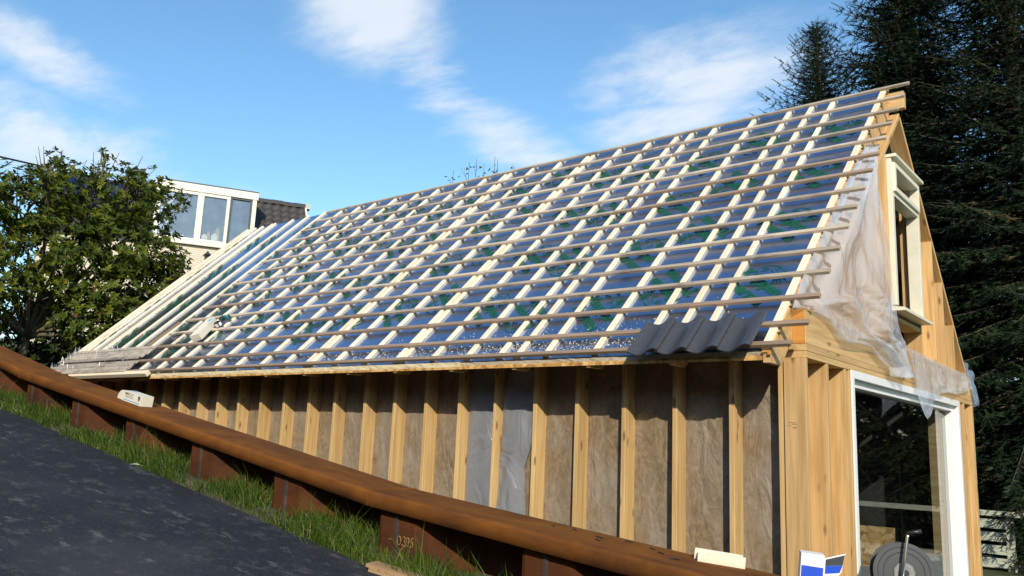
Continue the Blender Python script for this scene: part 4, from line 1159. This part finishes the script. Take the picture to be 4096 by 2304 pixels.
# saplings whose tips show over the ridge
R = random.Random(77)
for i, (X, Yb, ht) in enumerate(((-10.9, 7.0, 7.05), (-10.55, 7.0, 7.75), (-10.0, 7.0, 7.85), (-9.80, 7.0, 7.9), (-9.62, 7.05, 7.75), (-9.36, 7.0, 7.85), (-9.22, 7.1, 7.80), (-8.80, 7.0, 7.55))):
    b = Vector((X, Yb, -2.3)); e = empty('sapling', b, 'thin young shoot with few leaves showing over the roof ridge', 'sapling', 'saplings behind the ridge')
    lean = R.uniform(-.12, .12); top = b + Vector((lean, 0, ht))
    tb = MB(); tb.tube([b, b.lerp(top, .6) + Vector((R.uniform(-.05, .05), 0, 0)), top], [.03, .018, .005], 5)
    vs, fs, ts = [], [], []
    for q in range(3):
        p = b.lerp(top, R.uniform(.86, .95)); d = Vector((R.uniform(-.5, .5), R.uniform(-.5, .5), 1)).normalized(); tb.tube([p, p + d * R.uniform(.2, .45)], [.005, .003], 4)
    for q in range(26):
        p = b.lerp(top, R.uniform(.84, .985)) + Vector((R.gauss(0, .07), R.gauss(0, .07), 0)); d = Vector((R.gauss(0, 1), R.gauss(0, 1), R.gauss(.2, .6))).normalized()
        leaf_quad(vs, fs, ts, p, d, d.cross(Vector((R.gauss(0, 1), R.gauss(0, 1), .3))).normalized(), R.uniform(.06, .11), .025, R.uniform(.1, .7))
    tb.build('stem', M_TRUNK, e); put(bpy.data.objects.new('leaves', mesh_from('leaves', [tuple(v) for v in vs], fs, M_LEAF, False, None, ts)), None, e)

# ================================================================== CREAM HOUSE with dormer
HA = Vector((-21.693, 6.05, 6.861)); U = Vector((.4611, .8874, 0)).normalized(); Nn = Vector((.8874, -.4611, 0)).normalized()
HM = frame(HA, U, -Nn, (0, 0, 1))          # local x along the front, y away from the viewer, z up from dormer top
house = empty('cream_house', HM @ Vector((0, 2, -6.4)), 'cream brick house with a wide white dormer and dark tiled roof', 'house')
RZ, RY = 0.20, 1.65                        # ridge
sl = 1.0
MB().box(-3.4, 4.3, 0.10, 3.2, -6.6, -1.93).build('wall', M_BRICK, house, HM)
MB().prism([(0.10, -1.93), (3.2, -1.93), (RY, -0.10)], 0.2, 'x', 4.10).build('gable_end', M_BRICK, house, HM)
hr = MB()
ey, ez = -0.30, RZ - (RY + 0.30) * sl - .02
for xa, xb, y0 in ((-3.5, -0.43, -0.30), (-0.4295, 2.5645, 0.35), (2.565, 4.30, -0.30)):
    z0_ = RZ - (RY - y0) * sl - .02
    hr.prism([(y0, z0_), (y0, z0_ - .12), (RY, RZ - .14), (2 * RY - ey, ez - .12), (2 * RY - ey, ez), (RY, RZ - .02)], xb - xa, 'x', xa)
hroof = hr.build('roof', M_FARTILE, house, HM)
# tiles on the slope right of the dormer
def far_tile():
    vs, fs = [], []; n = 8
    for s in (0, .36):
        for i in range(n + 1):
            t = i / n; vs.append((.30 * t, s * .7071, s * .7071 + .035 * math.cos(2 * math.pi * t + .8) + (0.03 if s == 0 else 0)))
    fs = [(i, i + 1, n + 2 + i, n + 1 + i) for i in range(n)]
    k = len(vs)
    for i in range(n + 1): v = vs[i]; vs.append((v[0], v[1] + .005, v[2] - .03))
    fs += [(i + 1, i, k + i, k + i + 1) for i in range(n)]
    return mesh_from('tile', vs, fs, M_FARTILE, True)
FT = far_tile()
for r in range(7):
    for q in range(7):
        s = RY - .06 - .25 * (r + 1); put(bpy.data.objects.new('tile', FT), HM @ T((2.30 + .283 * q, s, RZ - (RY - s) + .025)), hroof)
for q in range(6):
    x0 = 2.0 + .39 * q
    MB().prism([(x0 and RY - .14, RZ - .06), (RY - .10, RZ + .06), (RY, RZ + .11), (RY + .10, RZ + .06), (RY + .14, RZ - .06)], .40, 'x', x0).build('ridge_tile', M_FARTILE, hroof, HM @ T((0, 0, .012 * (q % 2))) )
bb = MB()
bb.prism([(RY, RZ + .10), (RY - 2.0, RZ - 1.90), (RY - 2.0, RZ - 2.12), (RY, RZ - .12)], .05, 'x', 4.31)
bb.build('barge_board', M_IVORY, house, HM)
MB().prism([(RY - .16, RZ - .08), (RY - .10, RZ + .12), (RY + .1, RZ + .12), (RY + .16, RZ - .08)], .16, 'x', 4.33).build('ridge_end', M_STONE, hroof, HM)
# solar panels left on the roof
for q in range(2):
    for r in range(2):
        x0 = -3.35 + .95 * q; s0 = .16 + .62 * r
        sp = MB().box(0, 1.0, 0, 1.0 * .82, 0, .04).build('solar_panel', plain('solar_cells_%d%d' % (q, r), (0.012, 0.018, 0.05), .15, 3, .2), hroof, HM @ frame((x0, s0, RZ - (RY - s0) + .06), (1, 0, 0), (0, .7071, .7071), (0, -.7071, .7071)))
# dormer: 2.95 m wide, flat roof; front plane y = 0
dm = MB()
D0, D1 = -0.42, 2.565
dm.box(D0, D1 - .05, 0.06, 1.9, -1.88, -.06)
dorm = dm.build('dormer', M_IVORY, house, HM); tag(dorm, 'wide white flat-roofed dormer with three windows')
MB().box(D0 - .05, D1 + .03, -.05, 1.95, -.245, -.012).build('fascia', M_IVORY, dorm, HM)
MB().box(D0 - .06, D1 + .04, -.06, 1.96, -.0115, .022).build('roof_edge', M_DARKGREY, dorm, HM)
MB().box(D0, D1, -.03, .058, -1.945, -1.785).build('sill_board', M_IVORY, dorm, HM)
for xa, xb in ((D0, -.305), (.825, .940), (1.695, 1.755), (2.435, D1 - .005)):
    MB().box(xa, xb, -.028, .058, -1.7845, -.2455).build('mullion', M_IVORY, dorm, HM)
for xa, xb, fm_, fw in ((-.3045, .8245, M_IVORY, .035), (.9405, 1.6945, M_IVORY, .035), (1.7555, 2.4345, M_DARKGREY, .062)):
    z0, z1 = -1.784, -.246
    f_ = MB(); h0 = .10 if fm_ is M_IVORY else fw
    f_.box(xa, xa + fw, -.015, .03, z0, z1); f_.box(xb - fw, xb, -.015, .03, z0, z1); f_.box(xa + fw, xb - fw, -.015, .03, z1 - h0, z1); f_.box(xa + fw, xb - fw, -.015, .03, z0, z0 + fw)
    wf = f_.build('window', fm_, dorm, HM)
    # room shade is put into the colour of a flat panel behind each pane
    MB().add([(xa + fw, .04, z0 + fw), (xb - fw, .04, z0 + fw), (xb - fw, .04, z1 - h0), (xa + fw, .04, z1 - h0)], [(0, 1, 2, 3)]).build('pane', M_GLASSDARK, dorm, HM)
    MB().box(xa + fw, xb - fw, .0505, .0595, z0 + fw, z1 - h0).build('room_shade', plain('room_dusk', (0.16, 0.18, 0.20), .9, 3, .3), dorm, HM)
# curtain and things on the sills
cu = MB(); vs = []
for i in range(25):
    x = -.262 + .40 * i / 24; y = .048 + .0018 * math.sin(i * 1.9)
    vs += [(x, y - .001, -.36), (x - .10 * (i / 24) ** 2, y - .001, -1.2), (x - .16 * (i / 24) ** 1.5, y - .001, -1.70)]
cu.add(vs, [(3 * i + j, 3 * i + 3 + j, 3 * i + 4 + j, 3 * i + 1 + j) for i in range(24) for j in range(2)])
cu.build('curtain', M_CURTAIN, dorm, HM, smooth=True)
for i, (x, w_, h_, m_) in enumerate(((.12, .09, .17, M_CURTAIN), (.25, .10, .13, M_CARDIN), (.44, .06, .09, M_WHITE), (1.02, .16, .20, M_CARD), (1.16, .10, .30, M_CARDIN), (1.30, .18, .26, M_CARD), (1.40, .14, .46, M_CARDIN))):
    MB().prism([(x, -1.745), (x + w_, -1.745), (x + w_, -1.745 + h_ * .7), (x + w_ * .5, -1.745 + h_), (x, -1.745 + h_ * .7)], .004, 'y', .0450 + .0007 * i).build('window_ornament', m_, dorm, HM)
# wall lantern under the dormer
lm = HM @ T((1.25, 0.02, -2.35))
lan = MB(); lan.box(-.05, .05, .04, .08, -.1, .2); lan.tube([(0, .05, .15), (0, -.1, .24), (0, -.2, .18)], .02, 6); lan.tube([(0, -.2, .18), (0, -.2, .10), (0, -.2, .06)], [.03, .12, .15], 10); lan.tube([(0, -.2, .04), (0, -.2, -.22)], [.09, .07], 8)
tag(lan.build('wall_lantern', M_BLACK, None, lm), 'black wall lantern under the white dormer', 'lantern')
# overhead cable to the house
A_, B_ = Vector((-17.0, -6.0, 4.35)), HM @ Vector((-5.0, 0.10, -1.0))
pts = []
for i in range(25):
    t = i / 24; p = A_.lerp(B_, t); p.z += -0.55 * 4 * t * (1 - t) + 0.0; pts.append(p)
W0 = [Vector((-17.34, -2.68, 4.493)), Vector((-17.50, -1.30, 4.78)), Vector((-17.704, 0.006, 5.038)), Vector((-18.05, .70, 5.16)), Vector((-18.329, 1.28, 5.263)), HM @ Vector((-3.2, .08, -2.3))]
pole = Vector((-17.0, -6.0, 4.6))
pts = [pole] + W0
tag(MB().tube(pts, .022, 6).build('overhead_cable', M_CABLE), 'thick black cable running to the cream house above the leafy tree', 'cable')
pe = MB().tube([(-17.0, -6.0, road_z(-17) - .3), (-17.0, -6.0, 5.0)], [.11, .08], 10); pe.box(-17.5, -16.5, -6.05, -5.95, 4.45, 4.6)
tag(pe.build('utility_pole', M_TRUNK), 'wooden utility pole carrying the black cable', 'pole')

# ================================================================== unseen leaf mass added behind the camera to cut low sky light
R = random.Random(99); vs, fs, ts = [], [], []
for i in range(13000):
    az = R.uniform(rad(176), rad(345)); rr = R.uniform(23, 28)
    hmax = 11.5 + 2.0 * nz(az * 9, 0, 3)
    if az > rad(285): hmax = 9.0 + 1.0 * nz(az * 9, 0, 3)
    z = -3.2 + hmax * R.random() ** .75
    p = Vector((2.3 + rr * math.cos(az), -6.2 + rr * math.sin(az), z))
    for q in range(3):
        d = Vector((R.gauss(0, 1), R.gauss(0, 1), R.gauss(0, 1))).normalized(); n_ = d.cross(Vector((R.gauss(0, 1), R.gauss(0, 1), R.gauss(0, 1)))).normalized()
        leaf_quad(vs, fs, ts, p + d * .2, d, n_, R.uniform(.5, 1.0), R.uniform(.2, .4), max(0, min(.8, R.gauss(.3, .15))))
tag(put(bpy.data.objects.new('distant_wood', mesh_from('distant_wood', [tuple(v) for v in vs], fs, M_LEAF, False, None, ts))), 'unseen dark leaf screen added to block low sky light', kind='stuff')
